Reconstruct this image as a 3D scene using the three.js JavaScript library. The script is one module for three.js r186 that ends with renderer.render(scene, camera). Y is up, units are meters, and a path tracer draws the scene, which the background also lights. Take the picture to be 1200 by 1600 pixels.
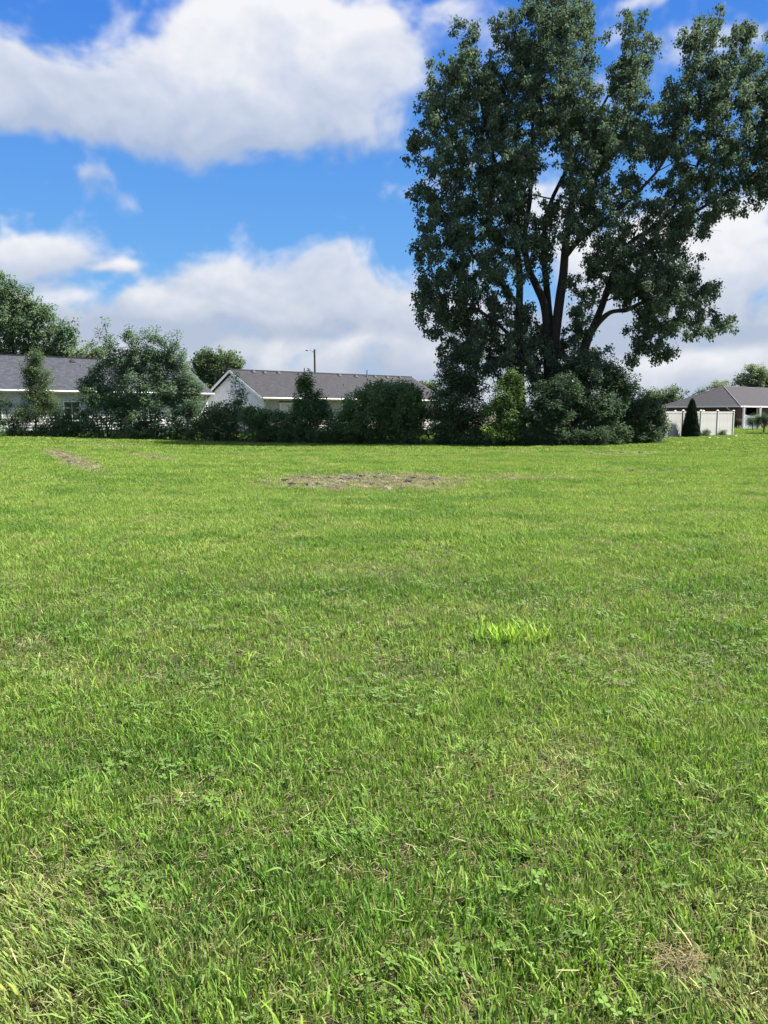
import * as THREE from 'three';
import { mergeGeometries } from 'three/addons/utils/BufferGeometryUtils.js';
import { SimplexNoise } from 'three/addons/math/SimplexNoise.js';

// ------------------------------------------------------------------ camera, sky, sun, exposure
const scene = new THREE.Scene();
const EYE = 1.6, FOCAL = 1200, PITCH = 7.27 * Math.PI / 180;      // FOCAL in pixels of the 1200 x 1600 photograph
const camera = new THREE.PerspectiveCamera(2 * Math.atan(800 / FOCAL) * 180 / Math.PI, 0.75, 0.05, 3000);
camera.position.set(0, EYE, 0);
camera.rotation.set(-PITCH, 0, 0);
scene.add(camera);
const renderer = new THREE.WebGLRenderer({ antialias: true });
renderer.setSize(768, 1024);
renderer.toneMapping = THREE.LinearToneMapping;
const EXPOSURE = 3.25;
renderer.toneMappingExposure = EXPOSURE;
renderer.shadowMap.enabled = true;
const SUN_AZ = 79, SUN_EL = 52;                                   // degrees to the right of the view, degrees up
const rad = (d) => d * Math.PI / 180;
const sunDir = new THREE.Vector3(Math.sin(rad(SUN_AZ)) * Math.cos(rad(SUN_EL)), Math.sin(rad(SUN_EL)), -Math.cos(rad(SUN_AZ)) * Math.cos(rad(SUN_EL)));
const sun = new THREE.DirectionalLight(new THREE.Color(1, 0.95, 0.86), 5);
sun.name = 'sun';
sun.position.copy(sunDir).multiplyScalar(150).add(new THREE.Vector3(0, 0, -35));
sun.target.position.set(0, 0, -35);
sun.castShadow = true;
sun.shadow.radius = 2.5;
sun.shadow.mapSize.set(4096, 4096);
Object.assign(sun.shadow.camera, { left: -80, right: 80, top: 80, bottom: -80, near: 1, far: 400 });
scene.add(sun, sun.target);

// ------------------------------------------------------------------ random numbers, noise, small maths
function rng(seed) { let a = seed >>> 0; return () => { a = (a + 0x6D2B79F5) | 0; let t = Math.imul(a ^ (a >>> 15), 1 | a); t = (t + Math.imul(t ^ (t >>> 7), 61 | t)) ^ t; return ((t ^ (t >>> 14)) >>> 0) / 4294967296; }; }
const simplex = new SimplexNoise({ random: rng(77) });
const n2 = (x, y) => simplex.noise(x, y);
const n3 = (x, y, z) => simplex.noise3d(x, y, z);
const clamp = (x, a = 0, b = 1) => Math.min(b, Math.max(a, x));
const sstep = (a, b, x) => { const t = clamp((x - a) / (b - a)); return t * t * (3 - 2 * t); };
const lerp = (a, b, t) => a + (b - a) * t;
function fbm3(x, y, z, o) { let s = 0, a = 0.5; for (let i = 0; i < o; i++) { s += a * n3(x, y, z); x *= 2.03; y *= 2.03; z *= 2.03; a *= 0.5; } return s; }
function fbm2(x, y, o) { let s = 0, a = 0.5; for (let i = 0; i < o; i++) { s += a * n2(x, y); x *= 2.03; y *= 2.03; a *= 0.5; } return s; }
const toLin = (c) => c <= 0.04045 ? c / 12.92 : Math.pow((c + 0.055) / 1.055, 2.4);
const srgb = (r, g, b) => [toLin(r / 255), toLin(g / 255), toLin(b / 255)];

// a pixel of the photograph at a given distance in front of the camera
const CP = Math.cos(PITCH), SP = Math.sin(PITCH);
function at(px, py, D) {
  const u = (px - 600) / FOCAL, v = (800 - py) / FOCAL, k = D / (CP + v * SP);
  return new THREE.Vector3(u * k, EYE + (v * CP - SP) * k, -D);
}
const pxm = (D) => D / (FOCAL * 1.004);                             // metres covered by one pixel at distance D
function azel(px, py) { const p = at(px, py, 1); return [Math.atan2(p.x, 1) * 180 / Math.PI, Math.atan2(p.y - EYE, Math.hypot(p.x, 1)) * 180 / Math.PI]; }

// ------------------------------------------------------------------ sky: blue air, broken cumulus, a low bank of stratocumulus
{
  const W = 4096, H = 2048, data = new Float32Array(W * H * 4);
  const pool = [];                                                   // cloud masses: centre and half sizes in degrees, strength, whiteness
  const mass = (px, py, rx, ry, str = 1, white = 0.5, edge = 1) => {
    const [a, e] = azel(px, py), [a2] = azel(px + rx, py), [, e2] = azel(px, py - ry);
    pool.push({ a, e, ra: Math.abs(a2 - a), re: Math.abs(e2 - e), str, white, edge });
  };
  mass(340, 120, 220, 90, 1.25, 0.6); mass(140, 165, 210, 60, 1.1, 0.5); mass(520, 100, 135, 110, 1.2, 0.85); mass(400, 190, 90, 50, 0.85, 0.3);
  mass(10, 105, 70, 50, 0.8, 0.45); mass(600, 45, 70, 60, 0.75, 0.8); mass(360, 35, 90, 50, 0.8, 0.8); mass(40, 190, 150, 40, 0.8, 0.4); mass(480, 20, 110, 70, 1.0, 0.85);
  mass(145, 284, 62, 28, 0.6, 0.4, 0.7); mass(72, 382, 90, 46, 1.15, 0.8); mass(15, 405, 70, 26, 0.8, 0.55);
  mass(180, 421, 26, 13, 0.9, 1); mass(140, 425, 14, 9, 0.6, 0.9);
  mass(605, 200, 60, 26, 0.42, 0.7, 0.6); mass(720, 10, 26, 20, 0.4, 0.6, 0.7); mass(1150, 40, 70, 30, 0.4, 0.7, 0.6); mass(1000, 5, 60, 14, 0.45, 0.7, 0.6);
  mass(640, 310, 70, 40, 0.4, 0.6, 0.6); mass(860, 320, 90, 80, 0.8, 0.9);
  mass(470, 428, 200, 42, 0.8, 0.3); mass(420, 470, 200, 40, 0.9, 0.5); mass(640, 478, 130, 52, 1.05, 0.75); mass(380, 450, 60, 30, 0.8, 0.75); mass(270, 496, 170, 30, 0.9, 0.75);
  mass(1120, 420, 170, 100, 1.2, 0.85); mass(960, 420, 120, 60, 0.9, 0.75); mass(1180, 330, 60, 50, 0.8, 0.9); mass(1090, 590, 140, 34, 0.9, 0.72); mass(560, 560, 150, 30, 0.9, 0.6);
  mass(1100, 70, 170, 60, 0.3, 0.8); mass(940, 130, 110, 90, 0.26, 0.8); mass(740, 60, 80, 60, 0.22, 0.8); mass(300, 330, 160, 30, 0.12, 0.7);
  const wrap = (d) => ((d + 540) % 360) - 180;
  for (let j = 0; j < H; j++) {
    const el = ((j + 0.5) / H - 0.5) * 180, sy = Math.sin(rad(el)), cy = Math.cos(rad(el));
    for (let i = 0; i < W; i++) {
      const k = (j * W + i) * 4;
      if (el < -0.6) { data[k] = 0.2; data[k + 1] = 0.22; data[k + 2] = 0.2; data[k + 3] = 1; continue; }
      const lon = ((i + 0.5) / W - 0.5) * 2 * Math.PI, dx = Math.cos(lon) * cy, dz = Math.sin(lon) * cy, dy = sy;
      const az = Math.atan2(dx, -dz) * 180 / Math.PI;
      // clear air: deep blue overhead, pale towards the horizon
      const t = Math.pow(clamp(el / 28), 0.9);
      const air = srgb(lerp(150, 66, t), lerp(211, 130, t), lerp(249, 229, t));
      // warped coordinates give the clouds their billows
      const qx = dx * 5.4, qy = dy * 7, qz = dz * 5.4;
      const w1 = n3(qx * 1.1 + 3, qy * 1.1, qz * 1.1), w2 = n3(qx * 1.1, qy * 1.1 + 9, qz * 1.1);
      const bil = fbm3(qx * 1.7 + w1 * 0.35, qy * 1.7 + w2 * 0.35, qz * 1.7, 6);
      const fine = fbm3(qx * 5 + w2 * 0.4, qy * 5, qz * 5 + w1 * 0.4, 5);
      let cover = 0, white = 0, wsum = 1e-4, rel = 0;
      const inView = 1 - sstep(30, 40, Math.abs(az)) ;
      if (inView > 0 && el < 34) for (const m of pool) {
        const a = (wrap(az - m.a) + w1 * 1.6) / m.ra, e = (el - m.e + w2 * 1.1) / m.re, r2 = a * a + e * e;
        if (r2 > 4) continue;
        const f = m.str * Math.exp(-r2 * 1.15);
        cover = cover + f * (1 - cover * 0.45); white += f * m.white; rel += f * e; wsum += f;
      }
      // beyond what the frame shows the same sky goes on: cumulus with gaps
      const open = clamp(0.52 + 1.25 * fbm3(dx * 2.1 + 11, dy * 3.4, dz * 2.1, 4)) * sstep(8, 16, el);
      const band = (1.0 - 0.3 * sstep(6, 10, el)) * (1 - sstep(6.5, 11, el));     // low bank round the horizon
      const view = inView * (1 - sstep(27.5, 34, el));
      const c0 = Math.max(lerp(open, cover, view), band * lerp(1, 0.92, view));
      const w0 = lerp(0.55, white / wsum, view * sstep(0.02, 0.25, wsum));
      const r0 = rel / wsum * view;
      let d = sstep(0.16, 0.8, c0 + bil * 0.46 + fine * 0.17);
      d = d * (0.9 + 0.1 * sstep(0.4, 0.9, c0));
      const low = 1 - sstep(4, 13, el);
      let lit = clamp(w0 * 0.88 + bil * 0.34 + fine * 0.14 + r0 * 0.62 - 0.1 * low);
      const dark = srgb(lerp(180, 184, low), lerp(195, 196, low), lerp(221, 217, low)), bright = srgb(246, 246, 250), mid = srgb(lerp(212, 212, low), lerp(220, 219, low), lerp(237, 231, low));
      for (let c = 0; c < 3; c++) {
        const cl = lit < 0.5 ? lerp(dark[c], mid[c], lit * 2) : lerp(mid[c], bright[c], lit * 2 - 1);
        data[k + c] = lerp(air[c], cl, d) / EXPOSURE;
      }
      data[k + 3] = 1;
    }
  }
  const sky = new THREE.DataTexture(data, W, H, THREE.RGBAFormat, THREE.FloatType);
  sky.mapping = THREE.EquirectangularReflectionMapping; sky.colorSpace = THREE.LinearSRGBColorSpace;
  sky.magFilter = sky.minFilter = THREE.LinearFilter; sky.wrapS = THREE.RepeatWrapping; sky.needsUpdate = true;
  scene.background = sky; scene.environment = sky;
}

// ------------------------------------------------------------------ helpers for things and parts
const taken = new Map();
function numbered(name) { const n = taken.get(name) ?? 0; taken.set(name, n + 1); return n ? name + '_' + String(n).padStart(3, '0') : name; }
function shade(o) { o.traverse((m) => { if (m.isMesh) { m.castShadow = true; m.receiveShadow = true; } }); return o; }
function thing(name, label, category, pos, turn = 0, group) {
  const o = new THREE.Group(); o.name = numbered(name); o.position.copy(pos); o.rotation.y = turn;
  o.userData = { label, category }; if (group) o.userData.group = group;
  scene.add(o); return o;
}
function part(name, geo, mat, parent, label) {
  const m = new THREE.Mesh(geo, mat); m.name = name; m.castShadow = m.receiveShadow = true; if (label) m.userData.label = label;
  parent.add(m); return m;
}
const std = (r, g, b, rough = 0.8, more = {}) => new THREE.MeshStandardMaterial({ color: new THREE.Color().setRGB(r, g, b), roughness: rough, ...more });
function box(w, h, d, x = 0, y = 0, z = 0) { const g = new THREE.BoxGeometry(w, h, d); g.translate(x, y, z); return g; }
function noiseTexture(size, fn, srgbSpace, rx = 1, ry = 1) {
  const a = new Uint8Array(size * size * 4);
  for (let y = 0; y < size; y++) for (let x = 0; x < size; x++) { const c = fn(x / size, y / size); const k = (y * size + x) * 4; for (let i = 0; i < 3; i++) a[k + i] = clamp(Array.isArray(c) ? c[i] : c) * 255; a[k + 3] = 255; }
  const t = new THREE.DataTexture(a, size, size); t.magFilter = THREE.LinearFilter; t.minFilter = THREE.LinearMipmapLinearFilter; t.generateMipmaps = true;
  t.wrapS = t.wrapT = THREE.RepeatWrapping; t.repeat.set(rx, ry); if (srgbSpace) t.colorSpace = THREE.SRGBColorSpace; t.needsUpdate = true; return t;
}
// noise that repeats without a seam
function tile(u, v, f, o, s = 0) { let sum = 0, a = 0.5; for (let i = 0; i < o; i++) { const A = u * 2 * Math.PI, B = v * 2 * Math.PI, r = f / (2 * Math.PI); sum += a * simplex.noise4d(Math.cos(A) * r + s, Math.sin(A) * r, Math.cos(B) * r + s, Math.sin(B) * r); f *= 2; a *= 0.5; } return sum; }
function tube(points, radii, sides = 7, steps = 4) {
  const curve = new THREE.CatmullRomCurve3(points), N = (points.length - 1) * steps, fr = curve.computeFrenetFrames(N, false), pos = [], idx = [], uv = [], nor = [];
  let len = 0, last = null;
  for (let i = 0; i <= N; i++) {
    const p = curve.getPoint(i / N), f = i / steps, k = Math.min(Math.floor(f), radii.length - 2), r = lerp(radii[k], radii[k + 1], f - k);
    if (last) len += p.distanceTo(last); last = p;
    for (let s = 0; s <= sides; s++) {
      const a = s / sides * 2 * Math.PI, n = fr.normals[i].clone().multiplyScalar(Math.cos(a)).addScaledVector(fr.binormals[i], Math.sin(a));
      pos.push(p.x + n.x * r, p.y + n.y * r, p.z + n.z * r); nor.push(n.x, n.y, n.z); uv.push(s / sides * 2, len);
      if (i < N && s < sides) { const q = i * (sides + 1) + s; idx.push(q, q + 1, q + sides + 1, q + 1, q + sides + 2, q + sides + 1); }
    }
  }
  const g = new THREE.BufferGeometry(); g.setAttribute('position', new THREE.Float32BufferAttribute(pos, 3)); g.setAttribute('normal', new THREE.Float32BufferAttribute(nor, 3)); g.setAttribute('uv', new THREE.Float32BufferAttribute(uv, 2)); g.setIndex(idx); return g;
}
function geoFrom(pos, col) {
  const g = new THREE.BufferGeometry(); g.setAttribute('position', new THREE.Float32BufferAttribute(pos, 3));
  if (col) g.setAttribute('color', new THREE.Float32BufferAttribute(col, 3)); return g;
}

// ------------------------------------------------------------------ the lie of the land
function ground(x, z) {
  const D = -z;
  let h = 0.36 * sstep(-3, -22, x) * sstep(14, 40, D) + 0.05 * sstep(-2, -14, x) * sstep(8, 16, D) * (1 - sstep(20, 30, D));
  h += -0.08 * sstep(22, 40, D) * (1 - sstep(-12, -2, x)) * (1 - sstep(60, 90, D));
  h += 0.03 * fbm2(x * 0.16, z * 0.16, 3) * sstep(3, 9, D);
  return h;
}
const onGround = (px, D) => { const p = at(px, 680, D); p.y = ground(p.x, p.z); return p; };
// trampled and scraped places: [x, z, half width, half depth, turn, strength]
const scrapes = [[-0.4, -18.4, 3.2, 3.0, 0.05, 0.95], [3.4, -19.2, 2.2, 0.8, 0, 0.55], [-11, -26.8, 0.7, 9, 0.5, 0.85], [-13.4, -25.6, 0.7, 8, 0.5, 0.8], [-12.6, -36, 2.8, 0.9, 0, 1], [-8.6, -28.5, 0.6, 4.2, 0.6, 0.75], [9.6, -31.5, 2.6, 0.9, 0.1, 0.9], [-5.4, -29.5, 1.5, 0.6, 0.1, 0.75], [7.4, -21.5, 1.4, 0.5, 0, 0.6], [1, -30, 3, 0.7, 0, 0.5], [5.5, -33, 2.4, 0.7, 0, 0.7], [-2.5, -27, 1.2, 0.5, 0, 0.5], [0.86, -2.08, 0.13, 0.1, 0.3, 0.85], [-2.5, -22.6, 1.2, 0.3, 0.2, 0.4]];
function scrape(x, z) {
  let m = 0;
  for (const [cx, cz, w, d, a, s] of scrapes) {
    const X = x - cx, Z = z - cz; if (Math.abs(X) > w + d || Math.abs(Z) > w + d) continue;
    const u = (X * Math.cos(a) - Z * Math.sin(a)) / w, v = (X * Math.sin(a) + Z * Math.cos(a)) / d, r = Math.sqrt(u * u + v * v);
    m = Math.max(m, s * (1 - sstep(0.35, 1.05, r + 0.34 * fbm2(x * 0.9, z * 1.3, 3))));
  }
  return m;
}
const M = {};
M.soil = std(1, 1, 1, 0.95, { vertexColors: true,
  map: noiseTexture(1024, (u, v) => { const a = tile(u, v, 10, 5), b = tile(u, v, 60, 3, 5), g = clamp(0.5 + a * 0.9 + b * 0.5); return [0.17 + 0.14 * g, 0.165 + 0.12 * g, 0.09 + 0.08 * g]; }, true),
  bumpMap: noiseTexture(512, (u, v) => 0.5 + 0.6 * tile(u, v, 40, 4, 9), false), bumpScale: 0.02 });
{
  const xs = [], zs = [];
  for (let i = -70; i <= 70; i++) xs.push(Math.sign(i) * (Math.abs(i) * 0.35 + Math.pow(Math.abs(i) / 70, 5) * 700));
  for (let j = 0; j <= 190; j++) zs.push(12 - j * 0.36 - Math.pow(j / 190, 7) * 900);
  const pos = [], uv = [], col = [], idx = [];
  for (const z of zs) for (const x of xs) {
    pos.push(x, ground(x, z), z); uv.push(x / 3.1, z / 3.1);
    const s = scrape(x, z), v = 1 + 0.35 * fbm2(x * 0.1 + 3, z * 0.2, 3);
    col.push(lerp(0.95 * v, 1.15, s), lerp(1.0 * v, 1.1, s), lerp(0.85 * v, 1.0, s));
  }
  const n = xs.length;
  for (let j = 0; j < zs.length - 1; j++) for (let i = 0; i < n - 1; i++) { const a = j * n + i; idx.push(a, a + 1, a + n, a + 1, a + n + 1, a + n); }
  const g = geoFrom(pos, col); g.setAttribute('uv', new THREE.Float32BufferAttribute(uv, 2)); g.setIndex(idx); g.computeVertexNormals();
  const m = part('ground', g, M.soil, scene); m.userData = { label: 'gently rolling lawn soil and thatch under the grass', kind: 'structure' };
}

// ------------------------------------------------------------------ houses
M.shingle = (r, g, b) => std(r, g, b, 0.92, { map: noiseTexture(512, (u, v) => { const row = Math.floor(v * 32), c = Math.floor(u * 24 + (row % 2) * 0.5), h = Math.abs(Math.sin((row * 57.3 + c * 17.9)) * 43758.5) % 1; const n = tile(u, v, 8, 3); const k = 0.72 + 0.22 * h + n * 0.22 + tile(u, v, 90, 2, 3) * 0.15; return [k, k, k]; }, true), bumpMap: noiseTexture(512, (u, v) => 1 - (v * 32) % 1, false), bumpScale: 0.012 });
const siding = (r, g, b) => std(r, g, b, 0.55, { map: noiseTexture(128, (u, v) => 0.92 + 0.16 * tile(u, v, 6, 4), true) });
M.white = std(0.74, 0.75, 0.75, 0.5);
M.trim = std(0.7, 0.7, 0.68, 0.55);
M.metal = std(0.25, 0.26, 0.27, 0.45, { metalness: 0.6 });
M.dark = std(0.03, 0.03, 0.035, 0.7);
M.blind = std(0.55, 0.55, 0.51, 0.7);
M.glass = new THREE.MeshPhysicalMaterial({ color: 0xffffff, transmission: 1, thickness: 0, roughness: 0.03, ior: 1.5 });
function lapBoard(x0, x1, x0t, x1t, y0, y1) {                          // a lap-siding board: its lower edge stands proud of the one below
  const f = 0.045, b = 0.008;
  const p = [[x0, y0, f], [x1, y0, f], [x1t, y1, b], [x0t, y1, b], [x0, y0, 0], [x1, y0, 0]];
  const q = (a, b2, c, d) => [...p[a], ...p[b2], ...p[c], ...p[a], ...p[c], ...p[d]];
  const g = geoFrom([...q(0, 1, 2, 3), ...q(4, 5, 1, 0)]);
  const uv = []; const P = g.attributes.position; for (let i = 0; i < P.count; i++) uv.push(P.getX(i) * 0.7, P.getY(i) * 0.7 + P.getZ(i));
  g.setAttribute('uv', new THREE.Float32BufferAttribute(uv, 2)); g.computeVertexNormals(); return g;
}
// wall of boards in its own axes (x along, y up, z out); openings are [x0, x1, y0, y1]; gable: rise at the middle
function boardWall(parent, mat, L, H, step, openings = [], rise = 0) {
  const half = L / 2;
  for (let y = 0; y < H + rise - 0.02; y += step) {
    const y1 = Math.min(y + step + 0.012, H + rise);
    const inset = (Y) => Y <= H ? 0 : (Y - H) / rise * half;
    let spans = [[0, L]];
    for (const [a, b, c, d] of openings) if (y1 > c + 0.01 && y < d - 0.01) spans = spans.flatMap(([s, e]) => (b <= s || a >= e) ? [[s, e]] : [[s, a], [b, e]].filter(([p, q]) => q - p > 0.02));
    for (const [s, e] of spans) {
      const lo = inset(y), hi = inset(y1), x0 = Math.max(s, lo), x1 = Math.min(e, L - lo), x0t = Math.max(s, hi), x1t = Math.min(e, L - hi);
      if (x1 - x0 < 0.05) continue;
      part('siding_board', lapBoard(x0, x1, x0t, Math.max(x1t, x0t + 0.001), y, y1), mat, parent);
    }
  }
}
function windowUnit(parent, x0, x1, y0, y1, { blind = 0.5, cols = 1, rows = 2 } = {}) {
  const w = x1 - x0, h = y1 - y0, cx = (x0 + x1) / 2, cy = (y0 + y1) / 2, t = 0.08;
  const f = part('window', mergeGeometries([box(w + 0.1, t, 0.09, cx, y1, 0.035), box(w + 0.1, t, 0.11, cx, y0, 0.045), box(t, h - t, 0.087, x0, cy, 0.0335), box(t, h - t, 0.087, x1, cy, 0.0335)]), M.white, parent);
  const muntins = [];
  for (let i = 1; i < rows; i++) muntins.push(box(w - t, 0.045, 0.04, cx, y0 + h * i / rows, 0.012));
  for (let i = 1; i < cols; i++) muntins.push(box(0.035, h - t, 0.036, x0 + w * i / cols, cy, 0.012));
  if (muntins.length) part('muntin', mergeGeometries(muntins), M.white, f);
  if (blind > 0) part('blind', box(w - 0.05, h * blind, 0.012, cx, y1 - h * blind / 2, -0.04), M.blind, f);
  const pane = new THREE.PlaneGeometry(w - t, h - t); pane.translate(cx, cy, 0.004); part('pane', pane, M.glass, f);
}
const flat = (w, h) => { const g = new THREE.BufferGeometry(); return g; };
function roofSlab(parent, mat, x0, x1, yE, zE, yR, zR, th = 0.12) {      // one slope from eave to ridge, with thickness
  const n = new THREE.Vector3(0, Math.abs(zE - zR), Math.sign(zE - zR) * (yR - yE)).normalize().multiplyScalar(th);
  const A = [x0, yE, zE], B = [x1, yE, zE], C = [x1, yR, zR], E = [x0, yR, zR], up = (p) => [p[0], p[1] + n.y, p[2] + n.z];
  const v = [A, B, C, E, up(A), up(B), up(C), up(E)], pos = [], uv = [];
  const run = Math.hypot(yR - yE, zR - zE), Q = (a, b, c, d, ua) => { for (const i of [a, b, c, a, c, d]) { pos.push(...v[i]); uv.push(...ua[i]); } };
  const us = { 0: [x0, 0], 1: [x1, 0], 2: [x1, run], 3: [x0, run], 4: [x0, 0], 5: [x1, 0], 6: [x1, run], 7: [x0, run] };
  for (const k in us) us[k] = us[k].map((c) => c / 4);
  Q(4, 5, 6, 7, us); Q(3, 2, 1, 0, us); Q(0, 1, 5, 4, us); Q(1, 2, 6, 5, us); Q(3, 0, 4, 7, us); Q(2, 3, 7, 6, us);
  const g = geoFrom(pos); g.setAttribute('uv', new THREE.Float32BufferAttribute(uv, 2)); g.computeVertexNormals();
  return part('roof', g, mat, parent);
}
function gableHouse(name, label, A, turn, L, W, wallH, rise, mats, { windows = [], gableWindows = [], vents = [], ridgeVents = [], base = 0, doubleEnd = true }) {
  const o = thing(name, label, 'house', A, turn);
  const y0 = -0.6;
  part('room_walls', box(L - 1.6, wallH - 0.27, W - 1.6, L / 2 + 0.78, wallH / 2 + 0.13, -W / 2 - 0.78), mats.core, o);
  part('foundation', box(L + 0.02, 0.25 - y0, W + 0.02, L / 2, (0.25 + y0) / 2, -W / 2 - 0.06), std(0.3, 0.3, 0.29, 0.9), o);
  const front = new THREE.Group(); front.name = 'front_wall'; o.add(front); front.position.y = 0.25;
  boardWall(front, mats.front, L, wallH - 0.25, 0.2, windows.map(([a, b, c, d]) => [a - 0.05, b + 0.05, c - 0.25 - 0.05, d - 0.25 + 0.05]));
  for (const [a, b, c, d, opt] of windows) windowUnit(front, a, b, c - 0.25, d - 0.25, opt);
  const gable = new THREE.Group(); gable.name = 'gable_wall'; o.add(gable); gable.position.set(0, 0.25, -W); gable.rotation.y = -Math.PI / 2;
  boardWall(gable, mats.gable, W, wallH - 0.25, 0.2, gableWindows.map(([a, b, c, d]) => [a - 0.05, b + 0.05, c - 0.3, d - 0.2]), rise - 0.06);
  for (const [a, b, c, d, opt] of gableWindows) windowUnit(gable, a, b, c - 0.25, d - 0.25, opt);
  // attic triangle behind the gable boards, and the far gable
  const tri = new THREE.Shape([new THREE.Vector2(0.05, 0), new THREE.Vector2(W - 0.05, 0), new THREE.Vector2(W / 2, rise - 0.06)]);
  const tg = new THREE.ExtrudeGeometry(tri, { depth: L - 0.1, bevelEnabled: false }); tg.rotateY(-Math.PI / 2); tg.translate(L - 0.02, wallH, -W); part('attic', tg, mats.core, o);
  const ov = 0.45, oe = 0.35, sl = rise / (W / 2), yE = wallH - ov * sl + 0.03, yR = wallH + rise + 0.03;
  const rf = roofSlab(o, mats.roof, -oe, L + oe, yE, ov, yR, -W / 2); roofSlab(o, mats.roof, -oe, L + oe, yE, -W - ov, yR, -W / 2);
  part('ridge_cap', box(L + 2 * oe, 0.07, 0.3, L / 2, yR + 0.12, -W / 2), mats.cap, rf);
  part('fascia', box(L + 2 * oe, 0.17, 0.03, L / 2, yE + 0.02, ov + 0.05), mats.trim, o);
  const gut = new THREE.CylinderGeometry(0.065, 0.065, L + 2 * oe, 10, 1, false); gut.rotateZ(Math.PI / 2); gut.translate(L / 2, yE + 0.04, ov + 0.12); part('gutter', gut, mats.trim, o);
  part('soffit', box(L + 2 * oe - 0.04, 0.03, ov, L / 2, yE - 0.05, ov / 2 + 0.02), mats.trim, o);
  const len = Math.hypot(W / 2 + ov, rise + ov * sl), ang = Math.atan2(rise + ov * sl, W / 2 + ov);
  for (const s of [1, -1]) { const b = new THREE.BoxGeometry(0.04, 0.2, len); b.rotateX(s * ang); b.translate(-oe - 0.02, (yE + yR) / 2 - 0.02, -W / 2 + s * (W / 2 + ov) / 2); part('rake_board', b, mats.trim, o); }
  part('downspout', tube([new THREE.Vector3(0.12, yE + 0.02, ov + 0.1), new THREE.Vector3(0.12, yE - 0.12, ov - 0.02), new THREE.Vector3(0.12, yE - 0.35, 0.09), new THREE.Vector3(0.12, 0.2, 0.09)], [0.04, 0.04, 0.04, 0.04], 6, 3), mats.trim, o);
  for (const x of [0, L]) part('corner_board', box(0.1, wallH - 0.3, 0.1, x === 0 ? 0.02 : L - 0.02, wallH / 2 + 0.1, 0.005), mats.trim, o);
  for (const [x, s, h] of vents) { const g = new THREE.CylinderGeometry(0.055, 0.06, h, 8); const z = -W / 2 + (W / 2) * s; part('vent_pipe', (g.translate(x, wallH + rise * (1 - s) + h / 2 - 0.02, z), g), M.metal, rf); }
  for (const [x, s, kind] of ridgeVents) { const z = -W / 2 + (W / 2) * s, b = new THREE.CylinderGeometry(0.14, 0.26, 0.2, 4); b.rotateY(Math.PI / 4); b.translate(x, wallH + rise * (1 - s) + 0.22, z); part('roof_vent', b, kind ? M.white : mats.cap, rf); }
  return o;
}
{
  const grey = M.shingle(0.027, 0.0265, 0.033), slate = M.shingle(0.038, 0.043, 0.057), cap = std(0.05, 0.05, 0.055, 0.9);
  const A1 = new THREE.Vector3(-9.35, -0.05, -60);
  gableHouse('siding_house', 'beige sided house with long charcoal shingle roof and white gable behind the hedge', A1, rad(40), 19.1, 9.1, 3.0, 2.1,
    { core: std(0.4, 0.39, 0.36), front: siding(0.5, 0.48, 0.42), gable: siding(0.72, 0.74, 0.76), roof: grey, trim: M.trim, cap },
    { windows: [[1.5, 2.9, 0.95, 2.5, { blind: 0.5 }], [7.6, 8.6, 1.7, 2.5, { blind: 0.3, rows: 1 }], [13, 14.3, 1.15, 2.55, {}]], gableWindows: [[5.4, 6.1, 1.3, 2.2, { blind: 0 }]],
      vents: [[6.6, 0.12, 0.75], [13.6, 0.1, 0.8], [9.4, 0.55, 0.35]], ridgeVents: [[1.6, 0.1], [2.6, 0.12], [4.0, 0.1], [6.0, 0.14], [10.4, 0.1], [12.2, 0.12], [14.5, 0.1], [16, 0.1], [17.6, 0.1]] });
  const A2 = new THREE.Vector3(-30.7, 0.25, -45.3);
  gableHouse('siding_house', 'white sided house under bluish slate roof behind the tall saplings', A2, rad(40), 22.3, 9.1, 3.02, 2.3,
    { core: std(0.5, 0.5, 0.5), front: siding(0.6, 0.61, 0.62), gable: siding(0.6, 0.62, 0.64), roof: slate, trim: M.white, cap: slate },
    { windows: [[11.6, 12.7, 0.9, 2.2, { cols: 2, rows: 3, blind: 0 }], [17, 18.2, 0.9, 2.2, { cols: 2, rows: 3, blind: 0.3 }], [6.5, 7.7, 0.9, 2.2, { cols: 2, rows: 3, blind: 0.3 }]], vents: [[14, 0.3, 0.3]], ridgeVents: [[7.4, 0.08, 1], [10.8, 0.1, 1], [13.6, 0.15], [18.2, 0.1]] });
}
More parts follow.
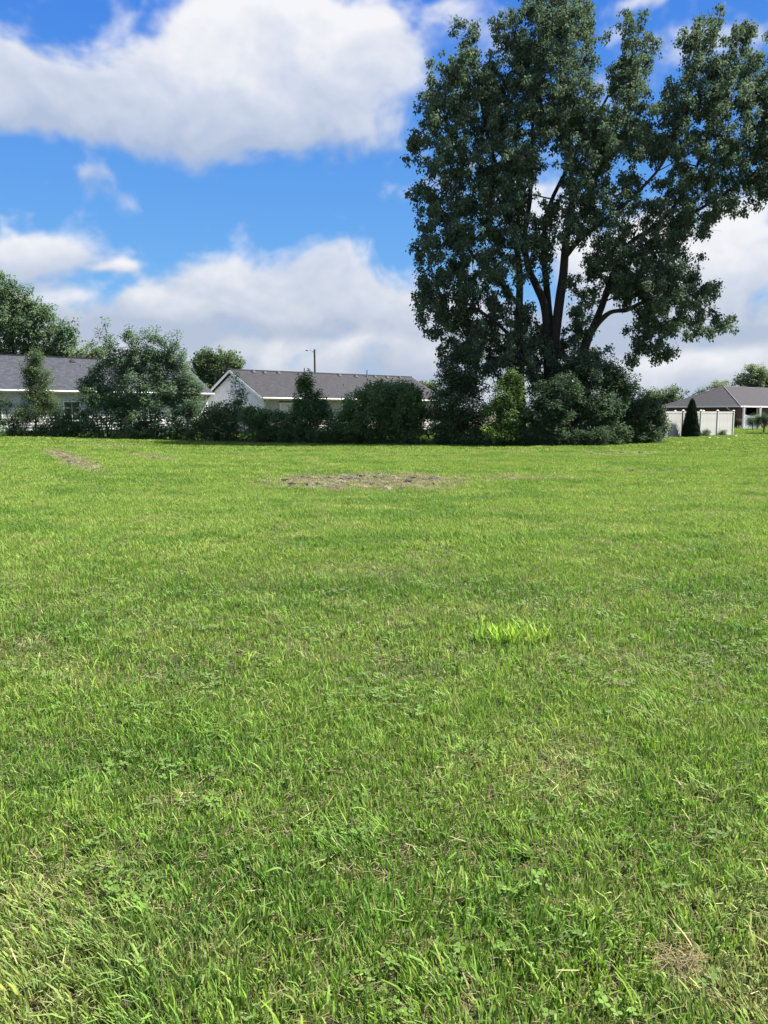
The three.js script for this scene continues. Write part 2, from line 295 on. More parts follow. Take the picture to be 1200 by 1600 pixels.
// brick house with a hipped roof
{
  const o = thing('brick_house', 'low brick house with hipped charcoal roof beyond the white fence', 'house', new THREE.Vector3(40.2, -0.1, -88), rad(41));
  const L = 24, W = 8.6, H = 2.6, ov = 0.5, rise = 2.45;               // x along the front, z out of the front; the end wall is at x = 0
  const brick = std(1, 1, 1, 0.9, { map: noiseTexture(256, (u, v) => { const row = Math.floor(v * 12), c = Math.floor(u * 6 + (row % 2) * 0.5), fx = (u * 6 + (row % 2) * 0.5) % 1, fy = (v * 12) % 1, h = Math.abs(Math.sin(row * 91.7 + c * 33.1) * 4375.5) % 1; const j = fx < 0.06 || fy < 0.12; return j ? [0.4, 0.36, 0.33] : [0.33 + 0.1 * h, 0.2 + 0.06 * h, 0.16 + 0.05 * h]; }, true) });
  const wall = (x, z, w, d) => { const g = new THREE.BoxGeometry(w, H + 0.6, d); const U = g.attributes.uv, P = g.attributes.position, N = g.attributes.normal; for (let i = 0; i < U.count; i++) U.setXY(i, (Math.abs(N.getX(i)) > 0.5 ? P.getZ(i) : P.getX(i)) / 1.2, P.getY(i) / 0.9); g.translate(x, H / 2 - 0.3, z); return g; };
  // front wall left of, between and right of the openings; the recessed porch starts past x = 3.4
  part('end_wall', wall(0.15, -W / 2, 0.3, W), brick, o); part('back_wall', wall(L / 2, -W + 0.15, L - 0.6, 0.3), brick, o); part('far_wall', wall(L - 0.15, -W / 2, 0.3, W), brick, o);
  part('front_wall', wall(1.15, -0.15, 1.7, 0.3), brick, o); part('front_wall', wall(14.5, -0.15, 18.4, 0.3), brick, o); part('porch_wall', wall(3.6, -1.95, 3.6, 0.3), brick, o);
  const win = new THREE.Group(); win.name = 'porch_window'; win.position.set(0, 0, -1.78); o.add(win);
  windowUnit(win, 2.5, 3.5, 0.7, 2.2, { blind: 0.97, rows: 1, cols: 2 }); windowUnit(win, 4.0, 5.0, 0.7, 2.2, { blind: 0.97, rows: 2, cols: 1 });
  const roof = M.shingle(0.019, 0.017, 0.023), y0 = H, yR = H + rise, hip = 5.2;
  const c = [[-ov, y0, ov], [L + ov, y0, ov], [L + ov, y0, -W - ov], [-ov, y0, -W - ov], [hip, yR, -W / 2], [L - hip, yR, -W / 2]];
  const face = (name, ids, along) => { const pos = [], uv = []; for (const i of ids) { pos.push(...c[i]); uv.push((along ? c[i][0] : c[i][2]) / 4, c[i][1] / 2.2); } const g = geoFrom(pos); g.setAttribute('uv', new THREE.Float32BufferAttribute(uv, 2)); g.computeVertexNormals(); return part(name, g, roof, o); };
  face('roof_slope', [0, 1, 5, 0, 5, 4], true); face('roof_slope', [1, 2, 5], false); face('roof_slope', [2, 3, 4, 2, 4, 5], true); face('roof_slope', [3, 0, 4], false);
  part('soffit', box(L + 2 * ov, 0.04, W + 2 * ov, L / 2, y0 - 0.04, -W / 2), M.trim, o);
  const cap = (a, b) => { const A = new THREE.Vector3(...c[a]), B = new THREE.Vector3(...c[b]); return tube([A, A.clone().lerp(B, 0.5), B], [0.07, 0.07, 0.07], 6, 2); };
  const capm = std(0.11, 0.105, 0.12, 0.9); part('hip_cap', cap(0, 4), capm, o); part('hip_cap', cap(3, 4), capm, o); part('ridge_cap', cap(4, 5), capm, o);
  part('fascia', box(L + 2 * ov, 0.16, 0.04, L / 2, y0 - 0.05, ov + 0.02), M.trim, o); part('fascia', box(0.04, 0.16, W + 2 * ov, -ov - 0.02, y0 - 0.05, -W / 2), M.trim, o);
  part('downspout', tube([new THREE.Vector3(-ov, y0 - 0.1, ov - 1.6), new THREE.Vector3(-0.4, y0 - 0.35, ov - 1.4), new THREE.Vector3(-0.1, y0 - 0.7, -0.6), new THREE.Vector3(-0.08, 0, -0.6)], [0.05, 0.05, 0.05, 0.05], 6, 3), M.white, o);
  for (const x of [2.0, 5.3]) part('porch_post', box(0.16, H - 0.06, 0.16, x, H / 2 - 0.05, -0.1), M.white, o);
}

// ------------------------------------------------------------------ foliage
function leafCluster(seed, n, spread, len, wid, { droop = 0.3, vary = 0.25, flat = 1 } = {}) {
  const r = rng(seed), pos = [], col = [], e = new THREE.Euler(), v = new THREE.Vector3(), q = new THREE.Quaternion();
  for (let i = 0; i < n; i++) {
    const u = r() * 2 - 1, a = r() * Math.PI * 2, R = spread * Math.cbrt(r()), s = Math.sqrt(1 - u * u);
    const c = new THREE.Vector3(R * s * Math.cos(a), R * u * flat, R * s * Math.sin(a));
    e.set((r() - 0.5) * 1.9 + droop, r() * Math.PI * 2, (r() - 0.5) * 1.6, 'YXZ'); q.setFromEuler(e);
    const k = 0.7 + r() * 0.6, L = len * k, Wd = wid * k * 0.5, f = 0.15 * Wd;
    const P = [[0, 0, 0], [Wd, f, L * 0.38], [0, -L * 0.05, L], [-Wd, f, L * 0.38]].map((p) => { v.set(...p).applyQuaternion(q).add(c); return [v.x, v.y, v.z]; });
    for (const t of [0, 1, 2, 0, 2, 3]) pos.push(...P[t]);
    const b = 1 + (r() - 0.5) * 2 * vary, y = (r() - 0.5) * vary;
    for (let t = 0; t < 6; t++) col.push(b * (1 + y * 0.7), b, b * (1 - y * 0.5));
  }
  return geoFrom(pos, col);
}
const leafMat = (r, g, b, tr = 0.3) => new THREE.MeshPhysicalMaterial({ color: new THREE.Color().setRGB(r, g, b), roughness: 0.92, transmission: tr, thickness: 0, vertexColors: true, specularIntensity: 0.35, side: THREE.DoubleSide });
const L = {
  cotton: [1, 2, 3, 4, 5].map((s) => leafCluster(s, 11 + s * 2, 0.17 + 0.035 * s, 0.12 + 0.008 * s, 0.105, { droop: 0.8, vary: 0.28 })),
  shrub: [11, 12, 13].map((s) => leafCluster(s, 16, 0.24, 0.12, 0.065)),
  fine: [21, 22].map((s) => leafCluster(s, 18, 0.22, 0.085, 0.042)),
  far: [31, 32].map((s) => leafCluster(s, 16, 0.5, 0.24, 0.16)),
  spray: [41, 42].map((s) => leafCluster(s, 16, 0.1, 0.09, 0.02, { droop: -1.1, flat: 1.3 })),
};
M.cotton = leafMat(0.092, 0.142, 0.08, 0.48);
M.shrubLeaf = leafMat(0.1, 0.175, 0.062, 0.48);
M.blueLeaf = leafMat(0.066, 0.115, 0.05, 0.45);
M.airyLeaf = leafMat(0.12, 0.195, 0.095, 0.48);
M.domeLeaf = leafMat(0.12, 0.205, 0.065, 0.48);
M.limeLeaf = leafMat(0.115, 0.195, 0.042, 0.48);
M.farLeaf = leafMat(0.1, 0.155, 0.06, 0.45);
M.paleLeaf = leafMat(0.19, 0.25, 0.12, 0.48);
M.evergreen = leafMat(0.022, 0.04, 0.02, 0.1);
M.bark = std(0.07, 0.062, 0.055, 0.95, { map: noiseTexture(256, (u, v) => { const k = 0.7 + 0.5 * tile(u * 3 % 1, v * 0.5, 8, 4); return [k, k * 0.97, k * 0.93]; }, true), bumpMap: noiseTexture(256, (u, v) => 0.5 + 0.7 * tile(u, v * 0.25, 14, 4, 4), false), bumpScale: 0.04 });
M.twig = std(0.075, 0.065, 0.05, 0.9);

// leaf clusters at points (in the thing's own axes) as one mass; a colour per cluster
function foliage(parent, points, geos, mat, seed, { scale = 1, name = 'foliage', tint } = {}) {
  const r = rng(seed), lists = geos.map(() => []);
  points.forEach((p) => lists[Math.floor(r() * geos.length)].push(p));
  const m4 = new THREE.Matrix4(), q = new THREE.Quaternion(), e = new THREE.Euler(), c = new THREE.Color(), S = new THREE.Vector3();
  lists.forEach((list, gi) => {
    if (!list.length) return;
    const im = new THREE.InstancedMesh(geos[gi], mat, list.length); im.name = name; im.userData.kind = 'stuff'; im.castShadow = im.receiveShadow = true;
    list.forEach((p, i) => {
      e.set((r() - 0.5) * 0.7, r() * 6.283, (r() - 0.5) * 0.7); q.setFromEuler(e); const s = scale * (0.75 + 0.5 * r()); S.set(s, s, s);
      im.setMatrixAt(i, m4.compose(p, q, S));
      const t = tint ? tint(p, r) : 1, k = (0.82 + 0.36 * r()) * t, w = (r() - 0.5) * 0.22; im.setColorAt(i, c.setRGB(k * (1 + w), k, k * (1 - w)));
    });
    parent.add(im);
  });
}
// points in a lobe gathered into sub-clumps, so that the outline is uneven and gaps open between them
function lobePoints(out, c, rx, ry, rz, count, r, clump = 0.32, per = 7) {
  const n = Math.max(1, Math.round(count / per));
  for (let i = 0; i < n; i++) {
    const u = r() * 2 - 1, a = r() * 6.283, s = Math.sqrt(1 - u * u), R = Math.pow(r(), 0.42);
    const p = new THREE.Vector3(c.x + rx * R * s * Math.cos(a), c.y + ry * R * u, c.z + rz * R * s * Math.sin(a));
    const k = clump * (0.6 + 0.8 * r());
    for (let j = 0; j < per; j++) out.push(new THREE.Vector3(p.x + (r() + r() - 1) * k, p.y + (r() + r() - 1.1) * k, p.z + (r() + r() - 1) * k));
  }
}
function stalk(a, b, r0, r1, r, bend = 0.12, sides = 5) {
  const l = a.distanceTo(b), m = a.clone().lerp(b, 0.5).add(new THREE.Vector3((r() - 0.5) * l * bend, l * bend * 0.3 * (r() - 0.3), (r() - 0.5) * l * bend));
  return tube([a, m, b], [r0, (r0 + r1) / 2, r1], sides, 3);
}

// ------------------------------------------------------------------ the cottonwood
{
  const D = 43.5, base = onGround(862, D), o = thing('cottonwood_tree', 'tall many-stemmed cottonwood towering over the hedge', 'tree', base), r = rng(5);
  const loc = (px, py, dz = 0) => at(px, py, D - dz).sub(base);        // dz: metres towards the camera
  const limbs = [
    ['trunk', [[862, 694, 0], [862, 660, 0], [861, 625, 0], [861, 600, 0]], [0.8, 0.66, 0.56, 0.4]],
    ['limb', [[864, 640, 0], [866, 545, 0.2], [875, 465, 0.3], [880, 430, 0.5], [884, 380, 0.6], [893, 320, 0.6], [890, 240, 0.4], [880, 140, 0.2], [868, 40, 0]], [0.38, 0.35, 0.33, 0.3, 0.26, 0.2, 0.14, 0.09, 0.03]],
    ['limb', [[857, 640, 0], [856, 540, -0.1], [851, 478, -0.2], [838, 446, -0.4], [826, 420, -0.6], [820, 370, -0.8], [828, 310, -1], [832, 210, -1], [836, 110, -0.6], [845, 30, -0.4]], [0.36, 0.33, 0.3, 0.27, 0.24, 0.2, 0.17, 0.12, 0.08, 0.03]],
    ['limb', [[861, 640, -0.3], [861, 540, -0.6], [855, 460, -0.9], [850, 400, -1.4], [856, 330, -1.9], [905, 230, -2.4], [960, 130, -2], [985, 60, -1.6]], [0.3, 0.28, 0.25, 0.2, 0.16, 0.11, 0.07, 0.02]],
    ['stem', [[816, 692, 1], [813, 600, 1], [811, 500, 0.9], [811, 411, 0.8], [790, 320, 0.9], [760, 200, 1], [735, 70, 0.8]], [0.36, 0.32, 0.28, 0.22, 0.15, 0.1, 0.03]],
    ['stem', [[905, 692, 0.3], [908, 570, 0.4], [922, 520, 0.5], [945, 494, 0.8], [957, 487, 1], [980, 484, 1.2], [1010, 470, 1.6], [1060, 465, 1.8], [1110, 490, 1.6]], [0.42, 0.38, 0.34, 0.24, 0.19, 0.16, 0.12, 0.08, 0.03]],
    ['limb', [[922, 522, 0.5], [940, 480, 0.2], [957, 430, -0.2], [985, 380, -0.6], [1030, 348, -0.8], [1075, 290, -1], [1110, 200, -1], [1140, 90, -0.8]], [0.26, 0.24, 0.21, 0.18, 0.15, 0.11, 0.08, 0.03]],
    ['limb', [[884, 400, 0.6], [905, 375, 0.9], [950, 340, 1.3], [987, 309, 1.6], [1035, 256, 1.8], [1070, 170, 1.6], [1095, 60, 1.3]], [0.2, 0.18, 0.15, 0.12, 0.09, 0.06, 0.02]],
    ['limb', [[1010, 362, -0.7], [1060, 345, -0.2], [1120, 310, 0.4], [1190, 260, 0.8], [1240, 200, 0.8]], [0.14, 0.12, 0.1, 0.07, 0.02]],
    ['limb', [[813, 480, 0.9], [780, 440, 1.4], [740, 400, 1.8], [700, 340, 1.8], [665, 300, 1.6]], [0.16, 0.13, 0.1, 0.07, 0.02]],
    ['limb', [[813, 540, 1], [770, 500, 1.8], [720, 470, 2.4], [670, 460, 2.4]], [0.14, 0.11, 0.08, 0.02]],
    ['limb', [[795, 340, 0.9], [750, 260, 0.6], [705, 200, 0.3], [672, 160, 0.2]], [0.11, 0.08, 0.05, 0.02]],
  ];
  const nodes = [];
  for (const [name, pts, rr] of limbs) {
    const P = pts.map((p) => loc(...p)); P[0].y -= name !== 'limb' ? 0.3 : 0;
    part(name, tube(P, rr.map((v) => v * 0.78), 9, 4), M.bark, o);
    const cv = new THREE.CatmullRomCurve3(P); for (let i = 2; i <= 30; i++) { const k = i / 30 * (rr.length - 1), j = Math.min(Math.floor(k), rr.length - 2); nodes.push([cv.getPoint(i / 30), lerp(rr[j], rr[j + 1], k - j)]); }
  }
  const lobes = `865 10 34,840 45 36,890 45 38,912 25 16,870 95 44,900 118 26,830 88 26,782 36 11,790 62 14,812 74 18,730 52 13,738 80 16,720 105 22,
695 132 24,735 132 32,775 125 26,670 170 16,700 180 32,745 182 36,790 172 34,830 150 38,660 215 16,652 238 11,700 230 34,750 236 38,800 222 26,870 170 42,910 172 30,
648 302 9,668 305 13,690 282 28,740 290 38,785 285 30,668 345 17,700 338 32,750 345 38,798 345 30,658 395 13,690 396 32,740 400 40,788 402 30,662 440 13,666 470 18,702 455 32,745 455 38,788 452 26,
682 508 20,716 505 28,755 510 34,795 506 26,720 545 24,760 556 32,800 560 32,690 545 16,
880 222 36,925 216 30,905 268 24,872 335 22,930 268 22,850 372 22,892 350 18,845 412 18,927 400 20,905 300 20,
985 38 10,990 58 16,1000 84 20,976 97 13,985 120 20,974 152 22,952 192 28,985 192 30,960 232 30,1003 235 22,
1110 28 12,1098 53 18,1078 72 14,1095 96 22,1165 52 12,1150 84 24,1185 98 24,1066 132 16,1100 142 34,1150 142 36,1195 150 34,1046 174 18,1035 215 24,1080 198 36,1130 202 40,1185 212 40,
1060 248 24,1110 262 38,1165 266 40,1212 270 38,1232 205 42,1245 130 32,1150 312 20,1188 298 18,1092 308 32,1055 302 22,985 288 18,958 326 26,1000 338 24,1040 352 30,1085 358 26,1108 350 13,
945 372 24,988 392 30,1034 398 30,1074 395 14,1081 424 7,1083 440 6,960 425 26,1000 432 34,1045 437 28,1090 458 15,1116 453 11,1062 472 28,1018 476 30,976 452 18,1086 497 22,1122 500 14,1138 508 8,1094 526 11,1052 512 24,1022 520 20,1035 550 12,1005 540 11,994 512 16,
845 545 18,890 548 20,908 502 18,915 462 20,926 562 18,848 590 28,830 540 20,822 488 14,880 590 24,1270 250 30,1260 300 20,990 556 10,895 440 10,830 252 17,818 300 18,905 345 18,926 330 18,834 382 18,832 515 16,815 262 22,930 300 18,1020 230 16,855 200 22,935 430 14,862 565 15,874 532 9,846 522 13,868 600 16`.split(',').map((s) => s.trim().split(/\s+/).map(Number));
  const pts = [], twigs = [], all = [];
  for (const [px, py, R] of lobes) {
    const deep = 6.2 * Math.sqrt(Math.max(0.04, 1 - ((px - 905) / 350) ** 2)) * (py < 90 ? 0.45 : py < 200 ? 0.75 : 1), copies = R > 27 ? 3 : R > 17 ? 2 : 1;
    for (let k = 0; k < copies; k++) {
      let dz = copies === 1 ? (r() - 0.5) * deep * 0.6 : lerp(-deep, deep, (k + 0.2 + 0.6 * r()) / copies) * 0.85;
      if (dz > 0) dz *= 0.72;
      const j = k ? R * 0.4 : 0; all.push([loc(px + (r() - 0.5) * j, py + (r() - 0.5) * j, dz), R * pxm(D) * 0.95]);
    }
  }
  const nearest = (c) => { let best = nodes[0], bd = 1e9; for (const nd of nodes) { const d = nd[0].distanceToSquared(c) + 5 * Math.max(0, 0.5 * Math.hypot(nd[0].x - c.x, nd[0].z - c.z) - (c.y - nd[0].y)); if (d < bd) { bd = d; best = nd; } } return [best, bd]; };
  all.sort((p, q) => nearest(p[0])[1] - nearest(q[0])[1]);
  for (const [c, m] of all) {                                          // each leafy lobe hangs on a branch from the nearest wood
    lobePoints(pts, c, m, m * 0.95, m, 10 + 30 * m * m, r, 0.19, 6);
    for (let k = 0; k < 4 + 6 * m; k++) {                              // tufts on twig ends give the ragged rim
      const v = new THREE.Vector3(r() - 0.5, r() - 0.42, r() - 0.5).normalize(), e = c.clone().addScaledVector(v, m * (0.95 + 0.55 * r()));
      lobePoints(pts, e, 0.22, 0.26, 0.22, 5, r, 0.12, 5); twigs.push(stalk(c.clone().addScaledVector(v, m * 0.3), e, 0.01, 0.004, r, 0.2, 3));
    }
    const [best, bd] = nearest(c);
    twigs.push(stalk(best[0], c, Math.min(best[1] * 0.6, 0.018 + 0.014 * Math.sqrt(bd)), 0.014, r, 0.22));
    nodes.push([c, 0.025]);
  }
  const tw = part('branches', mergeGeometries(twigs), M.bark, o); tw.userData.kind = 'stuff';
  foliage(o, pts.filter((p) => fbm3(p.x * 0.75, p.y * 0.75, p.z * 0.75, 3) > -0.1), L.cotton, M.cotton, 51, { name: 'crown' });
}

// ------------------------------------------------------------------ shrubs, saplings and far trees
// lobes: [px, py, half width px, half height px, dz]; shoots: [px, py] of leafy tips that stand out of the mass
function plant(name, label, category, px, D, lobes, { leaf = L.shrub, mat = M.shrubLeaf, dens = 95, shoots = [], clump = 0.22, per = 6, stem = 0.05, scale = 1, group, seed = 1, bark = M.twig, trunk = false, shallow = 1, crown = 'foliage' } = {}) {
  const base = onGround(px, D), o = thing(name, label, category, base, 0, group), r = rng(seed * 131 + 7), pts = [], st = [], u = pxm(D);
  const loc = (x, y, dz = 0) => at(x, y, D - dz).sub(base), root = new THREE.Vector3(0, -0.1, 0);
  lobes.forEach(([x, y, rx, ry, dz = 0], i) => {
    const c = loc(x, y, dz), a = rx * u, b = ry * u, z = Math.min(a, b * 1.2) * shallow;
    lobePoints(pts, c, a, b, z, 2.5 * dens * (a * b + 0.15 * (a + b)) / (scale * scale), r, clump * scale, per);
    const s0 = trunk ? new THREE.Vector3(0, Math.max(0.2, c.y * 0.3), 0) : new THREE.Vector3(c.x * 0.6 + (r() - 0.5) * 0.3, ground(base.x + c.x * 0.6, base.z) - base.y - 0.08, (r() - 0.5) * 0.3);
    if (c.y - s0.y > 0.15) st.push(stalk(s0, new THREE.Vector3(c.x, c.y + b * 0.5, c.z), stem * (trunk ? 0.6 : 0.8), stem * 0.2, r, 0.1, 5));
  });
  for (const [x, y, x0 = x, y0 = y + 30, n = 10] of shoots) {
    const a = loc(x0, y0, 0.2), b = loc(x, y, 0.2 + (r() - 0.5) * 0.5); st.push(stalk(a, b, 0.012, 0.004, r, 0.1, 4));
    for (let k = 0; k < n; k++) { const t = 0.1 + 0.9 * k / n; const p = a.clone().lerp(b, t); pts.push(p.add(new THREE.Vector3((r() - 0.5) * 0.24, (r() - 0.5) * 0.12, (r() - 0.5) * 0.24))); }
  }
  if (trunk) st.push(tube([root, new THREE.Vector3(0, 0.5, 0), loc(lobes[0][0], lobes[0][1])], [stem * 1.2, stem, stem * 0.4], 7, 3));
  part(trunk ? 'trunk' : 'stems', mergeGeometries(st), bark, o);
  const f = scale < 0.9 ? 2 : trunk ? 0.8 : 1.1; foliage(o, pts.filter((p) => fbm3(p.x * f + seed, p.y * f, p.z * f, 2) > -0.24), leaf, mat, seed * 17 + 3, { scale, name: crown });
  return o;
}
const hedge = 'shrubs of the overgrown hedge row';
// left part
plant('tall_weeds', 'loose tall weeds at the end of the hedge, below the slate roof', 'plant', 8, 45, [[-30, 640, 40, 26, 0], [8, 645, 16, 22, 0.3], [25, 660, 22, 20, 0.4]], { seed: 1, leaf: L.fine, mat: M.farLeaf, shoots: [[2, 612], [10, 620], [18, 632], [28, 636], [-10, 600]], group: hedge, dens: 80 });
plant('sapling', 'slim column-shaped sapling standing before the slate roofed house', 'sapling', 56, 45.5, [[58, 585, 17, 28, 0], [52, 560, 9, 14, 0], [60, 615, 26, 26, 0], [45, 580, 10, 12, 0.2], [56, 645, 36, 26, 0.2], [75, 630, 16, 16, 0.3], [50, 670, 40, 14, 0.4]], { seed: 2, mat: M.farLeaf, leaf: L.fine, dens: 150, shoots: [[50, 543, 52, 565], [42, 552, 48, 572], [60, 548, 58, 570], [27, 560, 40, 590, 8], [84, 577, 68, 590, 7], [86, 590, 70, 600, 7], [92, 640, 78, 645, 6]], group: hedge, trunk: true, stem: 0.05 });
plant('shrub', 'low dark shrub filling the gap between the column sapling and the tall thicket', 'shrub', 104, 45, [[100, 662, 28, 18, 0.2], [125, 658, 26, 22, 0], [85, 672, 20, 12, 0.4]], { seed: 3, shoots: [[108, 628, 108, 655], [96, 640], [118, 634]], group: hedge });
plant('tall_shrub', 'tall airy shrub with long shoots poking above the ridge', 'shrub', 165, 45, [[160, 590, 26, 26, 0], [170, 555, 18, 24, 0], [150, 620, 30, 26, 0.2], [175, 640, 34, 30, 0.3], [140, 600, 20, 16, 0.2], [165, 668, 44, 18, 0.5]], { seed: 4, mat: M.airyLeaf, dens: 70, shoots: [[152, 508, 160, 545, 12], [164, 497, 166, 545, 14], [172, 520, 172, 548], [144, 530, 154, 560], [182, 530, 178, 556], [124, 590, 140, 604, 8], [120, 600, 138, 612, 7]], group: hedge });
plant('tall_shrub', 'broadest tall shrub of the thicket, its crown rising in several points', 'shrub', 225, 45, [[215, 560, 28, 26, 0], [240, 545, 20, 24, 0], [225, 595, 36, 30, 0.3], [255, 570, 20, 26, 0], [215, 640, 42, 34, 0.5], [205, 530, 12, 16, 0], [192, 575, 22, 30, 0], [188, 625, 28, 30, 0.2], [228, 672, 46, 18, 0.6]], { seed: 5, mat: M.airyLeaf, dens: 76, shoots: [[202, 511, 206, 540, 12], [222, 514, 220, 545, 12], [233, 512, 234, 540, 12], [245, 510, 242, 540, 12], [192, 520, 200, 548], [256, 524, 252, 550], [268, 518, 262, 552]], group: hedge });
plant('tall_shrub', 'narrower tall shrub leaning towards the white gable', 'shrub', 280, 45, [[272, 560, 16, 24, 0], [285, 600, 24, 28, 0.2], [270, 630, 32, 30, 0.4], [298, 640, 20, 26, 0.3], [300, 608, 14, 20, 0.1], [258, 600, 22, 28, 0.1], [275, 668, 40, 18, 0.6]], { seed: 6, mat: M.airyLeaf, dens: 72, shoots: [[278, 516, 276, 550, 12], [288, 545, 284, 575], [296, 570, 290, 590], [305, 600, 296, 615], [268, 530, 270, 555], [310, 628, 300, 638, 6]], group: hedge });
plant('shrub', 'rounded shrub in front of the white gable, lighter green', 'shrub', 345, 44, [[335, 655, 26, 24, 0.2], [352, 650, 18, 20, 0.2], [345, 672, 32, 14, 0.5], [318, 665, 20, 20, 0.3]], { seed: 7, mat: M.farLeaf, shoots: [[340, 628], [352, 626], [328, 634]], group: hedge, dens: 105 });
plant('sapling', 'thin see-through sapling against the white gable', 'sapling', 370, 44, [[370, 640, 14, 14, 0], [368, 664, 20, 20, 0.2], [372, 620, 6, 8, 0]], { seed: 8, mat: M.airyLeaf, dens: 70, shoots: [[369, 578, 370, 630, 12], [360, 600, 368, 630, 8], [382, 598, 372, 628, 9], [388, 612, 374, 632, 7], [356, 615, 366, 636, 7], [364, 588, 369, 610, 6]], group: hedge, trunk: true, stem: 0.03 });
plant('shrub', 'low shrub under the downspout corner of the beige house', 'shrub', 408, 43, [[400, 660, 24, 24, 0.2], [420, 658, 22, 20, 0.2], [412, 676, 30, 14, 0.5], [390, 648, 12, 12, 0.1]], { seed: 9, mat: M.domeLeaf, shoots: [[392, 632], [405, 634], [424, 636], [432, 640]], group: hedge, dens: 110 });
plant('shrub', 'low dark shrub below the blind-covered window', 'shrub', 445, 42.5, [[440, 664, 20, 22, 0.2], [455, 672, 24, 18, 0.4]], { seed: 10, shoots: [[448, 644], [438, 640]], group: hedge, dens: 110 });
plant('sapling', 'bushy pointed sapling reaching past the eave of the beige house', 'sapling', 485, 42, [[478, 602, 12, 18, 0], [484, 632, 24, 22, 0.1], [488, 660, 36, 24, 0.3], [472, 645, 18, 18, 0.3], [505, 645, 16, 16, 0.2], [480, 680, 40, 12, 0.5]], { seed: 11, dens: 130, shoots: [[482, 576, 480, 605, 12], [470, 588, 474, 612, 8], [474, 582, 477, 604, 8], [490, 590, 484, 612, 8], [498, 612, 490, 628, 7], [462, 620, 470, 636, 7]], group: hedge, trunk: true, stem: 0.05 });
plant('domed_bush', 'big dome-shaped bush hiding the far end of the beige house', 'bush', 600, 41.5, [[575, 640, 40, 34, 0.6], [620, 632, 42, 36, 0.6], [600, 618, 34, 24, 0.3], [645, 650, 26, 32, 0.4], [548, 660, 26, 26, 0.4], [640, 612, 20, 14, 0], [570, 672, 44, 20, 0.9], [625, 672, 44, 22, 0.9], [535, 672, 22, 18, 0.5]], { seed: 12, mat: M.domeLeaf, dens: 130, shoots: [[590, 596, 592, 615, 6], [612, 592, 610, 612, 6], [628, 594, 626, 612, 6], [650, 604, 644, 622, 6], [560, 612, 566, 628, 6]], group: hedge, stem: 0.06 });
plant('shrub', 'low sprawling shrub at the foot of the dome-shaped bush', 'shrub', 520, 40.8, [[512, 680, 24, 12, 0], [540, 682, 26, 12, 0], [570, 686, 26, 10, 0]], { seed: 13, leaf: L.fine, mat: M.shrubLeaf, group: hedge, dens: 140 });
// under the cottonwood
plant('tall_shrub', 'tall ragged shrub between the dome-shaped bush and the cottonwood', 'shrub', 715, 40.2, [[708, 590, 26, 26, 0], [720, 560, 18, 22, 0], [735, 600, 28, 28, -0.2], [700, 630, 30, 30, 0.3], [730, 650, 36, 34, 0.4], [692, 665, 28, 30, 0.4], [725, 682, 44, 14, 0.7]], { seed: 14, mat: M.blueLeaf, dens: 110, shoots: [[700, 556, 706, 580], [716, 536, 718, 560], [690, 580, 698, 600], [684, 602, 694, 616]], group: hedge });
plant('lime_shrub', 'yellow-green shrub standing out of the dark thicket under the cottonwood', 'shrub', 792, 38.6, [[795, 612, 24, 22, 0], [780, 636, 24, 22, 0.2], [802, 645, 22, 24, 0.2], [788, 670, 30, 22, 0.4], [800, 592, 12, 10, 0]], { seed: 15, mat: M.limeLeaf, dens: 115, shoots: [[800, 582, 798, 600, 6], [786, 590, 790, 606, 6], [818, 602, 808, 614, 6], [768, 616, 776, 630, 6]], group: hedge });
plant('shrub', 'dark leafy shrub right against the cottonwood trunk', 'shrub', 855, 38.6, [[850, 625, 32, 30, 0], [835, 660, 30, 30, 0.3], [870, 655, 34, 32, 0.3], [850, 682, 46, 14, 0.6], [880, 610, 26, 30, 0]], { seed: 16, dens: 120, mat: M.blueLeaf, group: hedge, shoots: [[845, 592, 848, 608, 6], [866, 588, 866, 606, 6]] });
plant('tall_shrub', 'tallest dark shrub of the thicket, crowding the leaning stem', 'shrub', 925, 40, [[920, 600, 34, 34, 0], [950, 590, 28, 28, -0.2], [905, 575, 22, 24, 0], [930, 640, 42, 38, 0.4], [900, 650, 34, 34, 0.6], [935, 678, 50, 18, 0.9], [975, 605, 22, 24, 0]], { seed: 17, dens: 120, mat: M.blueLeaf, group: hedge, shoots: [[948, 556, 948, 580, 8], [968, 572, 964, 592, 7], [920, 556, 920, 580, 6], [988, 568, 980, 596, 8], [1000, 585, 986, 604, 6]] });
plant('shrub', 'spreading shrub ending the thicket beside the white fence', 'shrub', 1000, 42, [[985, 640, 34, 36, 0.3], [1010, 650, 28, 32, 0.3], [1028, 660, 16, 22, 0.2], [995, 678, 42, 14, 0.7], [970, 660, 30, 28, 0.6]], { seed: 18, dens: 115, mat: M.blueLeaf, group: hedge, shoots: [[1012, 612, 1008, 632, 7], [1034, 638, 1026, 648, 6], [1042, 652, 1032, 658, 6], [1044, 668, 1034, 672, 5], [1000, 606, 998, 625, 6]] });
plant('shrub', 'knee-high dark shrub at the lawn edge below the tallest shrub', 'shrub', 905, 38, [[890, 684, 34, 10, 0], [925, 682, 36, 10, 0], [865, 686, 24, 9, 0]], { seed: 19, leaf: L.fine, mat: M.blueLeaf, dens: 150, group: hedge });

